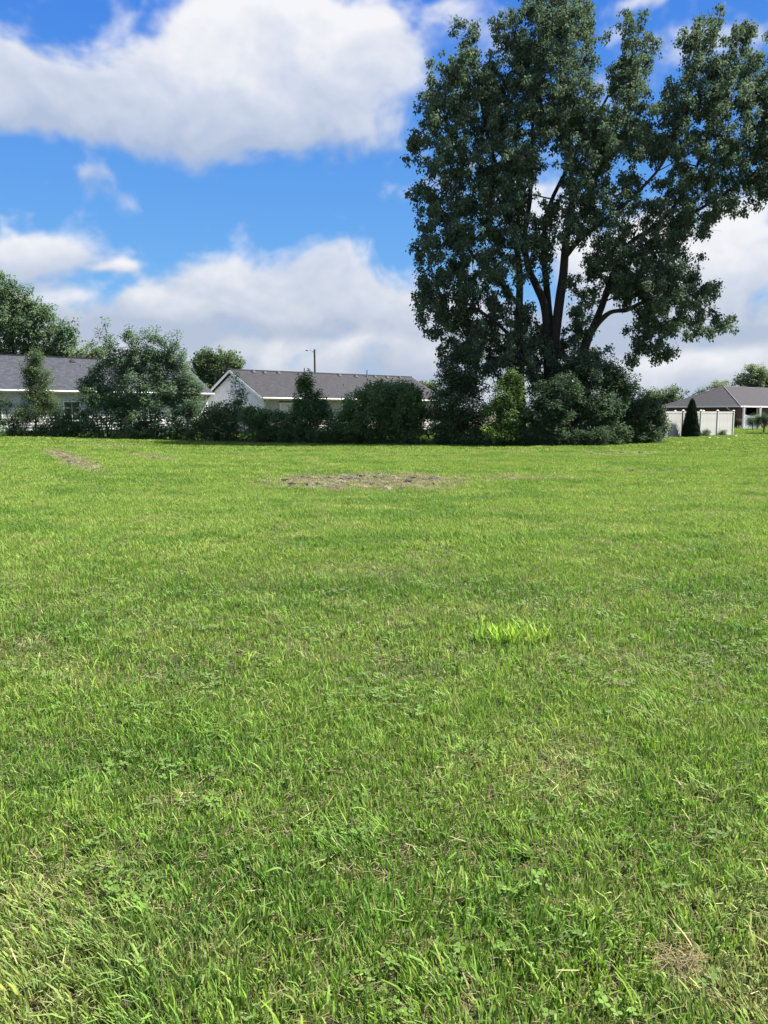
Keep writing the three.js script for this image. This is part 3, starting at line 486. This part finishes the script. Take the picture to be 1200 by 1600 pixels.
// weeds and seedlings that nobody could count, along the foot of the hedge row
{
  const o = new THREE.Group(); o.name = 'undergrowth'; o.userData = { label: 'dark undergrowth of weeds along the foot of the hedge row', category: 'undergrowth', kind: 'stuff' }; scene.add(o);
  const path = [[-40, 46.5], [60, 45.5], [200, 44.8], [330, 44], [420, 43], [500, 41.6], [600, 40.6], [700, 39.4], [790, 38.4], [900, 38], [990, 41], [1035, 43.4]], pts = [], r = rng(777);
  for (let i = 0; i < path.length - 1; i++) for (let k = 0; k < 170; k++) {
    const t = r(), px = lerp(path[i][0], path[i + 1][0], t), D = lerp(path[i][1], path[i + 1][1], t) + (r() * r()) * 2.2 - 0.2, p = onGround(px, D), h = 0.55 + 0.5 * n2(px * 0.03, D);
    p.y += 0.06 + h * r() * r(); pts.push(p);
  }
  foliage(o, pts, L.shrub, M.shrubLeaf, 778, { name: 'weeds' });
}

// far trees
const ft = (seed, more = {}) => ({ leaf: L.far, mat: M.farLeaf, dens: 16, clump: 0.45, per: 5, trunk: true, stem: 0.22, seed, crown: 'crown', bark: M.bark, ...more });
plant('dark_tree', 'big dark spreading tree behind the slate roof', 'tree', 25, 82, [[20, 500, 46, 44, 0], [60, 520, 40, 34, 0], [-20, 490, 50, 56, 0], [90, 540, 30, 22, 0], [10, 465, 34, 28, 0], [60, 490, 26, 20, 0], [105, 520, 16, 12, 0], [110, 555, 20, 16, 0], [40, 555, 60, 26, 0], [-40, 440, 40, 40, 0]], ft(31, { mat: M.airyLeaf, dens: 20, shoots: [[3, 425, 8, 455, 14], [18, 432, 20, 462, 12], [48, 446, 42, 475, 12], [78, 468, 68, 490, 10], [100, 500, 88, 520, 10], [120, 518, 104, 532, 10], [122, 498, 106, 522, 8]] }));
plant('pale_tree', 'small yellow-green tree peeping over the slate ridge', 'tree', 140, 78, [[135, 556, 18, 14, 0], [150, 552, 14, 16, 0], [142, 580, 24, 20, 0]], ft(32, { mat: M.paleLeaf, dens: 22 }));
plant('round_tree', 'mid-green tree standing between the two sided houses', 'tree', 335, 92, [[330, 568, 30, 22, 0], [355, 560, 22, 18, 0], [312, 565, 22, 18, 0], [345, 585, 34, 20, 0], [368, 575, 12, 16, 0], [305, 590, 24, 22, 0], [340, 612, 40, 20, 0]], ft(33, { dens: 19, shoots: [[345, 540, 345, 556, 6], [322, 546, 324, 560, 6], [376, 562, 368, 570, 5]] }));
plant('hazy_tree', 'low far tree line piece past the end of the beige house', 'tree', 665, 115, [[650, 602, 20, 10, 0], [675, 604, 20, 10, 0], [660, 622, 36, 18, 0]], ft(34, { dens: 16 }));
plant('leafy_tree', 'leafy tree rising behind the thicket left of the brick house', 'tree', 1045, 108, [[1030, 622, 22, 14, 0], [1052, 620, 20, 14, 0], [1015, 630, 20, 16, 0], [1040, 640, 36, 20, 0], [1000, 640, 24, 18, 0], [1068, 628, 14, 10, 0]], ft(35, { mat: M.farLeaf, dens: 20, shoots: [[1055, 602, 1052, 616, 5], [1030, 608, 1032, 620, 5]] }));
plant('conifer_top', 'small dark treetop just above the hipped roof slope', 'tree', 1090, 125, [[1091, 614, 8, 7, 0], [1088, 626, 14, 12, 0]], ft(36, { mat: M.blueLeaf, dens: 16 }));
plant('pale_tree', 'pale round treetop above the hip of the brick roof', 'tree', 1128, 130, [[1128, 602, 15, 10, 0], [1120, 612, 18, 12, 0], [1138, 610, 14, 10, 0], [1128, 628, 24, 16, 0]], ft(37, { mat: M.paleLeaf, dens: 16 }));
plant('broad_tree', 'broad light green tree rising over the brick house ridge', 'tree', 1178, 118, [[1175, 590, 20, 18, 0], [1190, 586, 18, 16, 0], [1160, 598, 14, 12, 0], [1180, 605, 30, 16, 0], [1205, 598, 18, 18, 0], [1180, 625, 34, 18, 0]], ft(38, { mat: M.paleLeaf, dens: 19, shoots: [[1176, 568, 1176, 582, 6], [1188, 570, 1188, 580, 5]] }));
// trees out of sight to the right of the yard, which throw their shade over its lawn
plant('yard_tree', 'full shade tree standing beside the brick house yard', 'tree', 1290, 62, [[1290, 560, 60, 40, 0], [1330, 580, 50, 40, 0], [1260, 590, 30, 26, 0]], ft(39, { dens: 14 }));

// ------------------------------------------------------------------ fence, evergreen and small things by the brick house
{
  const p0 = at(1036, 690, 52.2), p4 = at(1144, 680, 58.2);
  const N = 4, vinyl = siding(0.52, 0.52, 0.49), dir = new THREE.Vector3(p4.x - p0.x, 0, p4.z - p0.z), len = dir.length(), step = len / N;
  const turn = Math.atan2(-dir.z, dir.x), o = thing('vinyl_fence', 'white vinyl privacy fence with capped posts beside the thicket', 'fence', new THREE.Vector3(p0.x, ground(p0.x, p0.z) - 0.08, p0.z), turn);
  const post = (x, z) => { const p = part('post', box(0.13, 1.95, 0.13, x, 0.95, z), vinyl, o); const c = new THREE.CylinderGeometry(0.03, 0.115, 0.07, 4); c.rotateY(Math.PI / 4); c.translate(x, 1.96, z); part('post_cap', mergeGeometries([c, box(0.16, 0.03, 0.16, x, 1.915, z)]), vinyl, p); };
  const panel = (x, z, ry) => {
    const g = new THREE.Group(); g.name = 'panel'; g.position.set(x, 0, z); g.rotation.y = ry; o.add(g);
    part('rail', box(step - 0.13, 0.14, 0.05, step / 2, 1.8, 0), vinyl, g); part('rail', box(step - 0.13, 0.14, 0.05, step / 2, 0.14, 0), vinyl, g);
    const k = Math.round((step - 0.15) / 0.28), w = (step - 0.15) / k; for (let i = 0; i < k; i++) part('board', box(w - 0.006, 1.53, 0.025, 0.075 + w * (i + 0.5), 0.97, (i % 2) * 0.002), vinyl, g);
  };
  for (let i = 0; i <= N; i++) post(i * step, 0);
  for (let i = 0; i < N; i++) panel(i * step, 0, 0);
  for (let i = 1; i <= 3; i++) post(len, -i * step);
  for (let i = 0; i < 3; i++) panel(len, -i * step, Math.PI / 2);
}
{ // clipped cone of arborvitae
  const D = 53, base = onGround(1079, D), o = thing('arborvitae', 'dense cone-shaped arborvitae in front of the white fence', 'shrub', base), r = rng(301), pts = [];
  const h = 2.4, R = 0.56;
  for (let i = 0; i < 2600; i++) { const t = Math.pow(r(), 1.5), a = r() * 6.283, rr = R * Math.pow(1 - t, 0.72) * Math.min(1, 0.75 + t * 3) * (0.72 + 0.3 * Math.sqrt(r())) * (1 + 0.08 * n2(a, t * 6)); pts.push(new THREE.Vector3(Math.cos(a) * rr, 0.05 + t * h, Math.sin(a) * rr)); }
  part('trunk', tube([new THREE.Vector3(0, -0.1, 0), new THREE.Vector3(0, 1, 0), new THREE.Vector3(0, 2.3, 0)], [0.07, 0.05, 0.02], 6, 2), M.twig, o);
  foliage(o, pts, L.spray, M.evergreen, 302, { scale: 1.2 });
}
plant('rose_bush', 'small twiggy rose bush before the fence, next to the arborvitae', 'bush', 1102, 55, [[1102, 676, 7, 6, 0], [1100, 680, 8, 5, 0.2]], { seed: 41, leaf: L.fine, mat: M.blueLeaf, scale: 0.6, dens: 90, clump: 0.1, shoots: [[1106, 668, 1103, 678, 4], [1096, 670, 1100, 679, 4]] });
plant('rose_bush', 'small twiggy rose bush before the last fence panel', 'bush', 1128, 56.5, [[1128, 676, 7, 5, 0], [1126, 680, 8, 4, 0.2]], { seed: 42, leaf: L.fine, mat: M.blueLeaf, scale: 0.6, dens: 80, clump: 0.1, shoots: [[1124, 669, 1126, 678, 4], [1134, 671, 1131, 678, 4]] });
plant('clipped_bush', 'round clipped bush in front of the porch screen', 'bush', 1179, 78, [[1178, 656, 10, 8, 0], [1184, 660, 8, 8, 0.2], [1172, 660, 6, 7, 0.2]], { seed: 43, leaf: L.fine, mat: M.farLeaf, dens: 120 });
plant('low_hedge', 'low dark clipped hedge under the porch of the brick house', 'bush', 1152, 84, [[1150, 660, 6, 5, 0], [1157, 660, 5, 5, 0]], { seed: 44, leaf: L.fine, mat: M.evergreen, dens: 140 });
plant('patio_tree', 'tiny round-headed tree on a thin trunk in the yard', 'tree', 1193, 66, [[1192, 654, 10, 8, 0], [1200, 656, 8, 7, 0.1], [1185, 656, 5, 5, 0]], { seed: 45, leaf: L.fine, mat: M.blueLeaf, dens: 110, trunk: true, stem: 0.06, scale: 0.8 });
{ // white lattice-like porch screen between two posts
  const a = at(1161, 665, 82), o = thing('porch_screen', 'white board screen between two posts before the brick porch', 'fence', new THREE.Vector3(a.x, ground(a.x, a.z) - 0.05, a.z), rad(20));
  for (const x of [0, 2.25]) { const p = part('post', box(0.17, 2.35, 0.17, x, 1.17, 0), M.white, o); const c = new THREE.SphereGeometry(0.1, 10, 6); c.translate(x, 2.4, 0); part('post_cap', c, M.white, p); }
  for (let i = 0; i < 9; i++) { const x = 0.16 + i * 0.24, t = (x - 1.12) / 1.12, h = 1.35 + 0.2 * t * t; part('board', box(0.225, h, 0.03, x, 0.12 + h / 2, (i % 2) * 0.006), M.white, o); }
}
{ // utility pole with a lamp arm
  const D = 100, base = onGround(493, D), top = at(493, 546, D).y - base.y, o = thing('utility_pole', 'wooden utility pole with a lamp arm above the charcoal roof', 'pole', base);
  part('pole', tube([new THREE.Vector3(0, -0.2, 0), new THREE.Vector3(0.03, top / 2, 0), new THREE.Vector3(0, top, 0)], [0.17, 0.15, 0.13], 9, 3), std(0.12, 0.1, 0.085, 0.9), o);
  part('lamp_arm', tube([new THREE.Vector3(0, top - 0.5, 0), new THREE.Vector3(-0.35, top - 0.15, 0), new THREE.Vector3(-0.8, top - 0.1, 0)], [0.03, 0.03, 0.03], 6, 3), M.metal, o);
  const h = new THREE.SphereGeometry(0.16, 10, 6); h.scale(1.6, 0.5, 0.8); h.translate(-0.95, top - 0.13, 0); part('lamp_head', h, M.metal, o);
}
{ // scraps lying on the far lawn
  const r = rng(88), m = std(0.75, 0.75, 0.72, 0.8);
  for (const [px, D] of [[1057, 47.5], [1109, 51], [1122, 50.8], [1139, 48.5], [1150, 55], [1191, 48.5]]) {
    const p = onGround(px, D); p.y += 0.045;
    const g = new THREE.IcosahedronGeometry(0.065, 1), P = g.attributes.position; for (let i = 0; i < P.count; i++) { const k = 0.75 + 0.5 * (n3(P.getX(i) * 9 + px, P.getY(i) * 9, P.getZ(i) * 9) + 1) / 2; P.setXYZ(i, P.getX(i) * k * 1.3, P.getY(i) * k * 0.55, P.getZ(i) * k); } g.computeVertexNormals();
    const s = part('white_scrap', g, m, scene); s.name = numbered('white_scrap'); s.position.copy(p); s.rotation.y = r() * 6; s.userData = { label: 'small white scrap lying on the mown lawn near the fence', category: 'scrap', group: 'white scraps on the far lawn' };
  }
}

// ------------------------------------------------------------------ grass
function clumpGeo(seed, n, radius, h0, h1, w, { lean = 0.5, dry = 0.08, segs = 3, vary = 0.22 } = {}) {
  const r = rng(seed), pos = [], col = [];
  for (let i = 0; i < n; i++) {
    const a = r() * 6.283, R = radius * Math.sqrt(r()), bx = Math.cos(a) * R, bz = Math.sin(a) * R, dir = r() * 6.283, h = lerp(h0, h1, r()), le = lean * (0.15 + r()) * h, wd = w * (0.7 + 0.6 * r()) / 2;
    const face = dir + Math.PI / 2 + (r() - 0.5) * 1.2, ex = Math.cos(face) * wd, ez = Math.sin(face) * wd;
    const isDry = r() < dry, b = 1 + (r() - 0.5) * 2 * vary, c = isDry ? [2.0 * b, 1.45 * b, 2.6 * b] : [b * (0.85 + r() * 0.4), b, b * (0.8 + r() * 0.4)];
    let pl = null; const blunt = r() < 0.45;
    for (let s = 0; s <= segs; s++) {
      const t = s / segs, x = bx + Math.cos(dir) * le * t * t, z = bz + Math.sin(dir) * le * t * t, y = h * (t - 0.18 * lean * t * t * t), k = s === segs ? (blunt ? 0.55 : 0.06) : 1 - 0.3 * t * t;
      const A = [x - ex * k, y, z - ez * k], B = [x + ex * k, y, z + ez * k];
      if (pl) { pos.push(...pl[0], ...pl[1], ...B, ...pl[0], ...B, ...A); for (let q = 0; q < 6; q++) col.push(...c); }
      pl = [A, B];
    }
  }
  return geoFrom(pos, col);
}
const bladeMat = (t = 0.5, rough = 0.86) => new THREE.MeshPhysicalMaterial({ color: 0xffffff, roughness: rough, transmission: t, thickness: 0, vertexColors: true, side: THREE.DoubleSide, specularIntensity: 0.4 });
M.blade = bladeMat();
const lawn = new THREE.Group(); lawn.name = 'lawn_grass'; lawn.userData = { label: 'mown green lawn grass covering the field', category: 'grass', kind: 'stuff' }; scene.add(lawn);
const C = { lush: [0.125, 0.252, 0.024], mid: [0.184, 0.31, 0.037], yellow: [0.27, 0.36, 0.072], dry: [0.33, 0.33, 0.13], tan: [0.21, 0.215, 0.115] };
function grassColor(x, z, r) {
  const D = -z;
  const a = fbm2(x * 0.55 + 7, z * 0.55, 3), b = fbm2(x * 0.16 - 4, z * 0.34 + 2, 3), c = fbm2(x * 2.2, z * 2.2 + 30, 2);
  let lush = sstep(0.0, 0.55, a * 0.9 + b * 1.1 + 0.1), yel = sstep(0.12, 0.6, -a * 0.5 + fbm2(x * 0.3 + 50, z * 0.8, 3) * 0.9 + c * 0.3);
  let col = C.mid.map((v, i) => lerp(lerp(v, C.lush[i], lush), C.yellow[i], yel * 0.65));
  const dry = clamp(sstep(0.34, 0.62, fbm2(x * 0.8 + 90, z * 1.1 - 8, 3) + c * 0.25) * 0.55 + sstep(0.0, 0.9, scrape(x, z)) * 0.75);
  col = col.map((v, i) => lerp(v, C.dry[i], dry));
  const pale = 0.32 * Math.exp(-((x + 1.05) ** 2 / 0.16 + (z + 2.05) ** 2 / 0.12)) + 0.3 * Math.exp(-((x + 0.2) ** 2 / 1.1 + (z + 7.6) ** 2 / 0.12));   // bleached, lodged grass
  col = col.map((v, i) => lerp(v, [0.4, 0.41, 0.16][i], pale));
  const k = 0.82 + 0.36 * r();
  return col.map((v) => v * k);
}
function scatter(name, geos, D0, D1, spacing, seed, { keep, lift = 0, scale = () => 1, color = grassColor, mat = M.blade, tilt = 0.25, bend } = {}) {
  const r = rng(seed), lists = geos.map(() => []);
  for (let D = D0 - 1; D < D1 + 2; D += spacing) {
    const half = 0.56 * D + 1.6;
    for (let x = -half; x < half; x += spacing) {
      const X = x + (r() - 0.5) * spacing * 1.3, Z = -(D + (r() - 0.5) * spacing * 1.3), d = -Z * (1 + 0.12 * n2(X * 1.7, Z * 1.7) * (D > 3 ? 1 : 0)), pick = r();
      if (d < D0 || d >= D1 || Z > -0.6) continue;
      if (keep && !keep(X, Z, r)) continue;
      lists[Math.floor(pick * geos.length)].push([X, Z]);
    }
  }
  const m4 = new THREE.Matrix4(), q = new THREE.Quaternion(), e = new THREE.Euler(), S = new THREE.Vector3(), P = new THREE.Vector3(), c = new THREE.Color();
  lists.forEach((list, gi) => {
    if (!list.length) return;
    const im = new THREE.InstancedMesh(geos[gi], mat, list.length); im.name = name; im.userData.kind = 'stuff'; im.castShadow = im.receiveShadow = true;
    list.forEach(([x, z], i) => {
      const b = bend ? bend(x, z) : [0, 0];
      e.set((r() - 0.5) * tilt + b[0], r() * 6.283, (r() - 0.5) * tilt + b[1], 'XZY'); q.setFromEuler(e);
      const s = scale(x, z) * (0.75 + 0.5 * r()); S.set(0.85 * s + 0.15, s, 0.85 * s + 0.15);
      im.setMatrixAt(i, m4.compose(P.set(x, ground(x, z) + lift, z), q, S));
      const k = color(x, z, r); im.setColorAt(i, c.setRGB(k[0], k[1], k[2]));
    });
    lawn.add(im);
  });
}
const height = (x, z) => clamp(0.95 + 0.55 * fbm2(x * 0.7 + 20, z * 0.7, 3) + 0.35 * sstep(0.2, 0.6, fbm2(x * 1.9, z * 1.9 + 5, 2)) - 0.5 * scrape(x, z), 0.35, 1.7);
const gappy = (x, z, r) => n2(x * 11, z * 11) + 0.5 * n2(x * 27, z * 27) > -0.62 && thin(x, z, r);
const thin = (x, z, r) => r() > scrape(x, z) * (z > -6 ? 0.5 : 0.45);
const mown = (x, z) => [0.34 * sstep(-0.25, 0.25, Math.sin((z + 0.07 * x + 0.35 * n2(x * 0.12, z * 0.3)) * 2.1)) - 0.17, 0];   // the mower lays each pass the other way
const flop = (x, z) => { const k = sstep(0.2, 0.6, fbm2(x * 0.9 + 61, z * 0.9, 2)), m = Math.exp(-((x + 1.05) ** 2 / 0.2 + (z + 2.05) ** 2 / 0.15)); return [0.5 * k * n2(x * 0.5, z * 0.5) + 0.15 * m, 0.6 * k + 0.5 * m]; };
// near the camera every blade is its own: stubs cut by the mower, longer broad blades, dead thatch lying between
function sward(D0, D1, spacing, per, wide, segs0, seed) {
  const r = rng(seed), pos = [], col = [], idx = [];
  for (let D = D0 - 1; D < D1 + 2; D += spacing) for (let x = -0.56 * D - 1.5; x < 0.56 * D + 1.5; x += spacing) {
    const X = x + (r() - 0.5) * spacing * 1.4, Z = -(D + (r() - 0.5) * spacing * 1.4), d = -Z * (1 + 0.1 * n2(X * 1.7, Z * 1.7) * (D > 3 ? 1 : 0));
    if (d < D0 || d >= D1 || Z > -0.6) continue;
    const sc = scrape(X, Z), gap = n2(X * 9, Z * 9) + 0.6 * n2(X * 23, Z * 23), coarse = sstep(0.25, 0.5, fbm2(X * 1.3 + 8, Z * 1.3, 3)), H = height(X, Z), fl = flop(X, Z), y0 = ground(X, Z), tone = grassColor(X, Z, r);
    const live = gap < -0.75 ? 0.25 : gap < -0.4 ? 0.6 : 1, n = per * (0.7 + 0.6 * r()), swirl = n2(X * 3, Z * 3) * 3;
    for (let i = 0; i < n; i++) {
      const dead = r() < 0.1 + 0.3 * sc; if (!dead && r() > live * (1 - 0.55 * sc)) continue;
      const bx = X + (r() - 0.5) * spacing * 1.5, bz = Z + (r() - 0.5) * spacing * 1.5, long = r() < 0.06 + 0.22 * coarse;
      const dir = r() < 0.5 ? r() * 6.283 : swirl + (r() - 0.5) * 1.6, q = r();
      let h, le, w, c;
      if (dead) { h = 0.004 + 0.03 * r() * r(); le = 0.025 + 0.05 * r(); w = 0.0028; const k = 0.55 + 0.9 * r(); c = [0.24 * k, 0.2 * k, 0.095 * k]; }
      else { h = (0.018 + 0.05 * q) * H * (long ? 1.45 : 1); le = h * (0.05 + (long ? 0.8 : 0.45) * r()); w = (0.0026 + 0.003 * r()) * (long ? 1.45 : 1); const k = 0.68 + 0.64 * r(), u = (r() - 0.5) * 0.3, dr = !long && r() < 0.07; c = dr ? [0.36 * k, 0.34 * k, 0.13 * k] : [tone[0] * k * (1 + u), tone[1] * k, tone[2] * k * (1 - u)]; }
      const dx = Math.cos(dir) * le + fl[1] * -h * 0.7, dz = Math.sin(dir) * le + fl[0] * h * 0.7, face = dir + 1.571 + (r() - 0.5) * 1.4, ex = Math.cos(face) * w * wide / 2, ez = Math.sin(face) * w * wide / 2, tip = !dead && r() < 0.5 ? 0.6 : 0.08, v0 = pos.length / 3, sag = long ? 0.3 : 0.1, segs = long ? segs0 + 1 : segs0;
      for (let s = 0; s <= segs; s++) {
        const t = s / segs, k = s === segs ? tip : 1 - 0.25 * t * t, y = y0 + (dead ? 0.004 + 0.02 * q : 0) + h * (t - sag * t * t * t), cx = bx + dx * t * (dead ? 1 : t), cz = bz + dz * t * (dead ? 1 : t);
        pos.push(cx - ex * k, y, cz - ez * k, cx + ex * k, y, cz + ez * k); col.push(...c, ...c);
        if (s) { const e = v0 + s * 2; idx.push(e - 2, e - 1, e + 1, e - 2, e + 1, e); }
      }
    }
  }
  const g = geoFrom(pos, col); g.setIndex(idx); const m = part('grass', g, M.blade, lawn); m.userData.kind = 'stuff';
  return idx.length / 3;
}
console.log('blade triangles', sward(0.9, 4.4, 0.03, 17, 1.1, 2, 1), sward(4.4, 8.7, 0.045, 13, 1.4, 2, 2));
scatter('grass', [1, 2, 3, 4, 5].map((s) => clumpGeo(140 + s, 18, 0.06, 0.02, 0.072, 0.007, { lean: 0.7, dry: 0.08, segs: 2, vary: 0.3 })), 8.6, 17, 0.064, 3, { keep: thin, scale: height, bend: mown });
scatter('grass', [1, 2, 3, 4].map((s) => clumpGeo(160 + s, 26, 0.11, 0.03, 0.075, 0.011, { lean: 0.6, dry: 0.06, segs: 2 })), 17, 33, 0.115, 4, { keep: thin, scale: height, bend: mown });
scatter('grass', [1, 2, 3].map((s) => clumpGeo(180 + s, 34, 0.2, 0.03, 0.08, 0.02, { lean: 0.6, dry: 0.05, segs: 2 })), 33, 96, 0.21, 5, { keep: thin, bend: mown });
// longer, broader blades standing out of the sward
const long = [1, 2, 3, 4].map((s) => clumpGeo(200 + s, 6, 0.03, 0.045, 0.1, 0.0056, { lean: 0.75, dry: 0.05, segs: 5 }));
scatter('long_grass', long, 1.2, 6.5, 0.11, 6, { keep: (x, z, r) => r() < 0.45 * sstep(0.05, 0.4, fbm2(x * 0.8 + 3, z * 0.8 - 9, 2)) + 0.03, color: (x, z, r) => grassColor(x, z, r), tilt: 0.6 });
scatter('long_grass', [1, 2].map((s) => clumpGeo(210 + s, 8, 0.05, 0.06, 0.12, 0.008, { lean: 0.8, segs: 4 })), 6.5, 16, 0.25, 7, { keep: (x, z, r) => r() < 0.5 * sstep(0, 0.4, fbm2(x * 0.5 + 3, z * 0.5 - 9, 2)) + 0.05, tilt: 0.5 });
// straw: cut dry strands lying on top
const straw = [1, 2, 3].map((s) => { const r = rng(400 + s), pos = [], col = []; for (let i = 0; i < 4; i++) { const a = r() * 6.28, l = 0.02 + 0.045 * r(), x = (r() - 0.5) * 0.07, z = (r() - 0.5) * 0.07, y0 = 0.012 + r() * 0.03, y1 = y0 + (r() - 0.5) * 0.03, w = 0.0013, cx = Math.cos(a), sz = Math.sin(a), px = -sz * w, pz = cx * w; pos.push(x - px, y0, z - pz, x + px, y0, z + pz, x + cx * l + px, y1, z + sz * l + pz, x - px, y0, z - pz, x + cx * l + px, y1, z + sz * l + pz, x + cx * l - px, y1, z + sz * l - pz); const b = 0.75 + 0.5 * r(); for (let q = 0; q < 6; q++) col.push(b, b, b); } return geoFrom(pos, col); });
const tanColor = (x, z, r) => { const k = 0.7 + 0.6 * r(); return [0.44 * k, 0.41 * k, 0.2 * k]; };
scatter('straw', straw, 1, 7, 0.07, 8, { keep: (x, z, r) => r() < 0.12 + 0.5 * sstep(0.1, 0.5, fbm2(x * 0.8 + 90, z * 1.1 - 8, 3)) + scrape(x, z) * 0.6, color: tanColor, scale: () => 1, tilt: 0.4 });
// clippings and torn clods on the scraped places
const clip = [1, 2, 3].map((s) => clumpGeo(500 + s, 22, 0.09, 0.01, 0.05, 0.012, { lean: 3.2, dry: 0.2, segs: 2, vary: 0.4 }));
scatter('clippings', clip, 12, 42, 0.13, 9, { keep: (x, z, r) => r() < Math.pow(scrape(x, z), 1.3) * 0.52, color: (x, z, r) => { const k = 0.45 + 0.8 * r(); return [C.tan[0] * k, C.tan[1] * k, C.tan[2] * k]; }, scale: () => 1.15, tilt: 0.7 });
const clod = [1, 2].map((s) => { const g = new THREE.IcosahedronGeometry(0.06, 1), P = g.attributes.position, col = []; for (let i = 0; i < P.count; i++) { const k = 0.7 + 0.7 * Math.abs(n3(P.getX(i) * 14 + s, P.getY(i) * 14, P.getZ(i) * 14)); P.setXYZ(i, P.getX(i) * k * 1.3, P.getY(i) * k * 0.7, P.getZ(i) * k); col.push(1, 1, 1); } g.setAttribute('color', new THREE.Float32BufferAttribute(col, 3)); g.deleteAttribute('uv'); g.deleteAttribute('normal'); return g; });
M.clod = std(1, 1, 1, 1, { vertexColors: true });
scatter('soil_clods', clod, 12, 42, 0.24, 10, { keep: (x, z, r) => r() < 0.14 * sstep(0.25, 0.8, scrape(x, z)), mat: M.clod, lift: 0.02, color: (x, z, r) => { const k = 0.6 + 0.7 * r(); return [0.075 * k, 0.065 * k, 0.042 * k]; } });
// clover among the near grass
const clover = [1, 2, 3].map((s) => {
  const r = rng(600 + s), pos = [], col = [];
  for (let i = 0; i < 6; i++) {
    const a = r() * 6.28, R = 0.045 * Math.sqrt(r()), cx = Math.cos(a) * R, cz = Math.sin(a) * R, cy = 0.03 + 0.03 * r(), tx = (r() - 0.5) * 0.7, tz = (r() - 0.5) * 0.7, rot = r() * 6.28, l = 0.009 + 0.006 * r(), b = 0.8 + 0.4 * r();
    for (let k = 0; k < 3; k++) {
      const t = rot + k * 2.094, ring = [[0, 0], [0.55, -0.5], [1, -0.42], [1.12, 0], [1, 0.42], [0.55, 0.5]].map(([u, v]) => { const x = (u * Math.cos(t) - v * Math.sin(t)) * l, z = (u * Math.sin(t) + v * Math.cos(t)) * l; return [cx + x, cy + x * tx + z * tz + u * l * 0.15, cz + z]; });
      for (let q = 1; q < 5; q++) pos.push(...ring[0], ...ring[q + 1], ...ring[q]);
      for (let q = 0; q < 12; q++) col.push(b, b, b);
    }
    const w = 0.0008; pos.push(cx - w, 0, cz, cx + w, 0, cz, cx, cy, cz); for (let q = 0; q < 3; q++) col.push(b, b, b);
  }
  return geoFrom(pos, col);
});
scatter('clover', clover, 1.2, 7, 0.065, 11, { keep: (x, z, r) => r() < 0.04 + 0.42 * sstep(0.15, 0.5, fbm2(x * 1.1 - 15, z * 1.1 + 4, 2)), color: (x, z, r) => { const k = 0.8 + 0.5 * r(); return [0.115 * k, 0.205 * k, 0.028 * k]; }, tilt: 0.3 });
// the tall bright tuft
{
  const D = 5.25, base = onGround(808, D), o = thing('grass_tuft', 'tall bright yellow-green tuft of coarse grass standing out of the lawn', 'grass tuft', base), r = rng(900), g = [];
  const tuftMat = bladeMat(0.5); tuftMat.color.setRGB(0.28, 0.46, 0.05);
  for (let i = 0; i < 64; i++) { const c = clumpGeo(910 + i, 3, 0.014, 0.09, 0.18, 0.011, { lean: 0.5, dry: 0.02, segs: 4, vary: 0.4 }); const a = r() * 6.283, R = Math.sqrt(r()); c.translate(Math.cos(a) * R * 0.28, -0.005, Math.sin(a) * R * 0.13); g.push(c); }
  const m = part('blades', mergeGeometries(g), tuftMat, o); m.userData.kind = 'stuff';
}
shade(scene);
renderer.render(scene, camera);
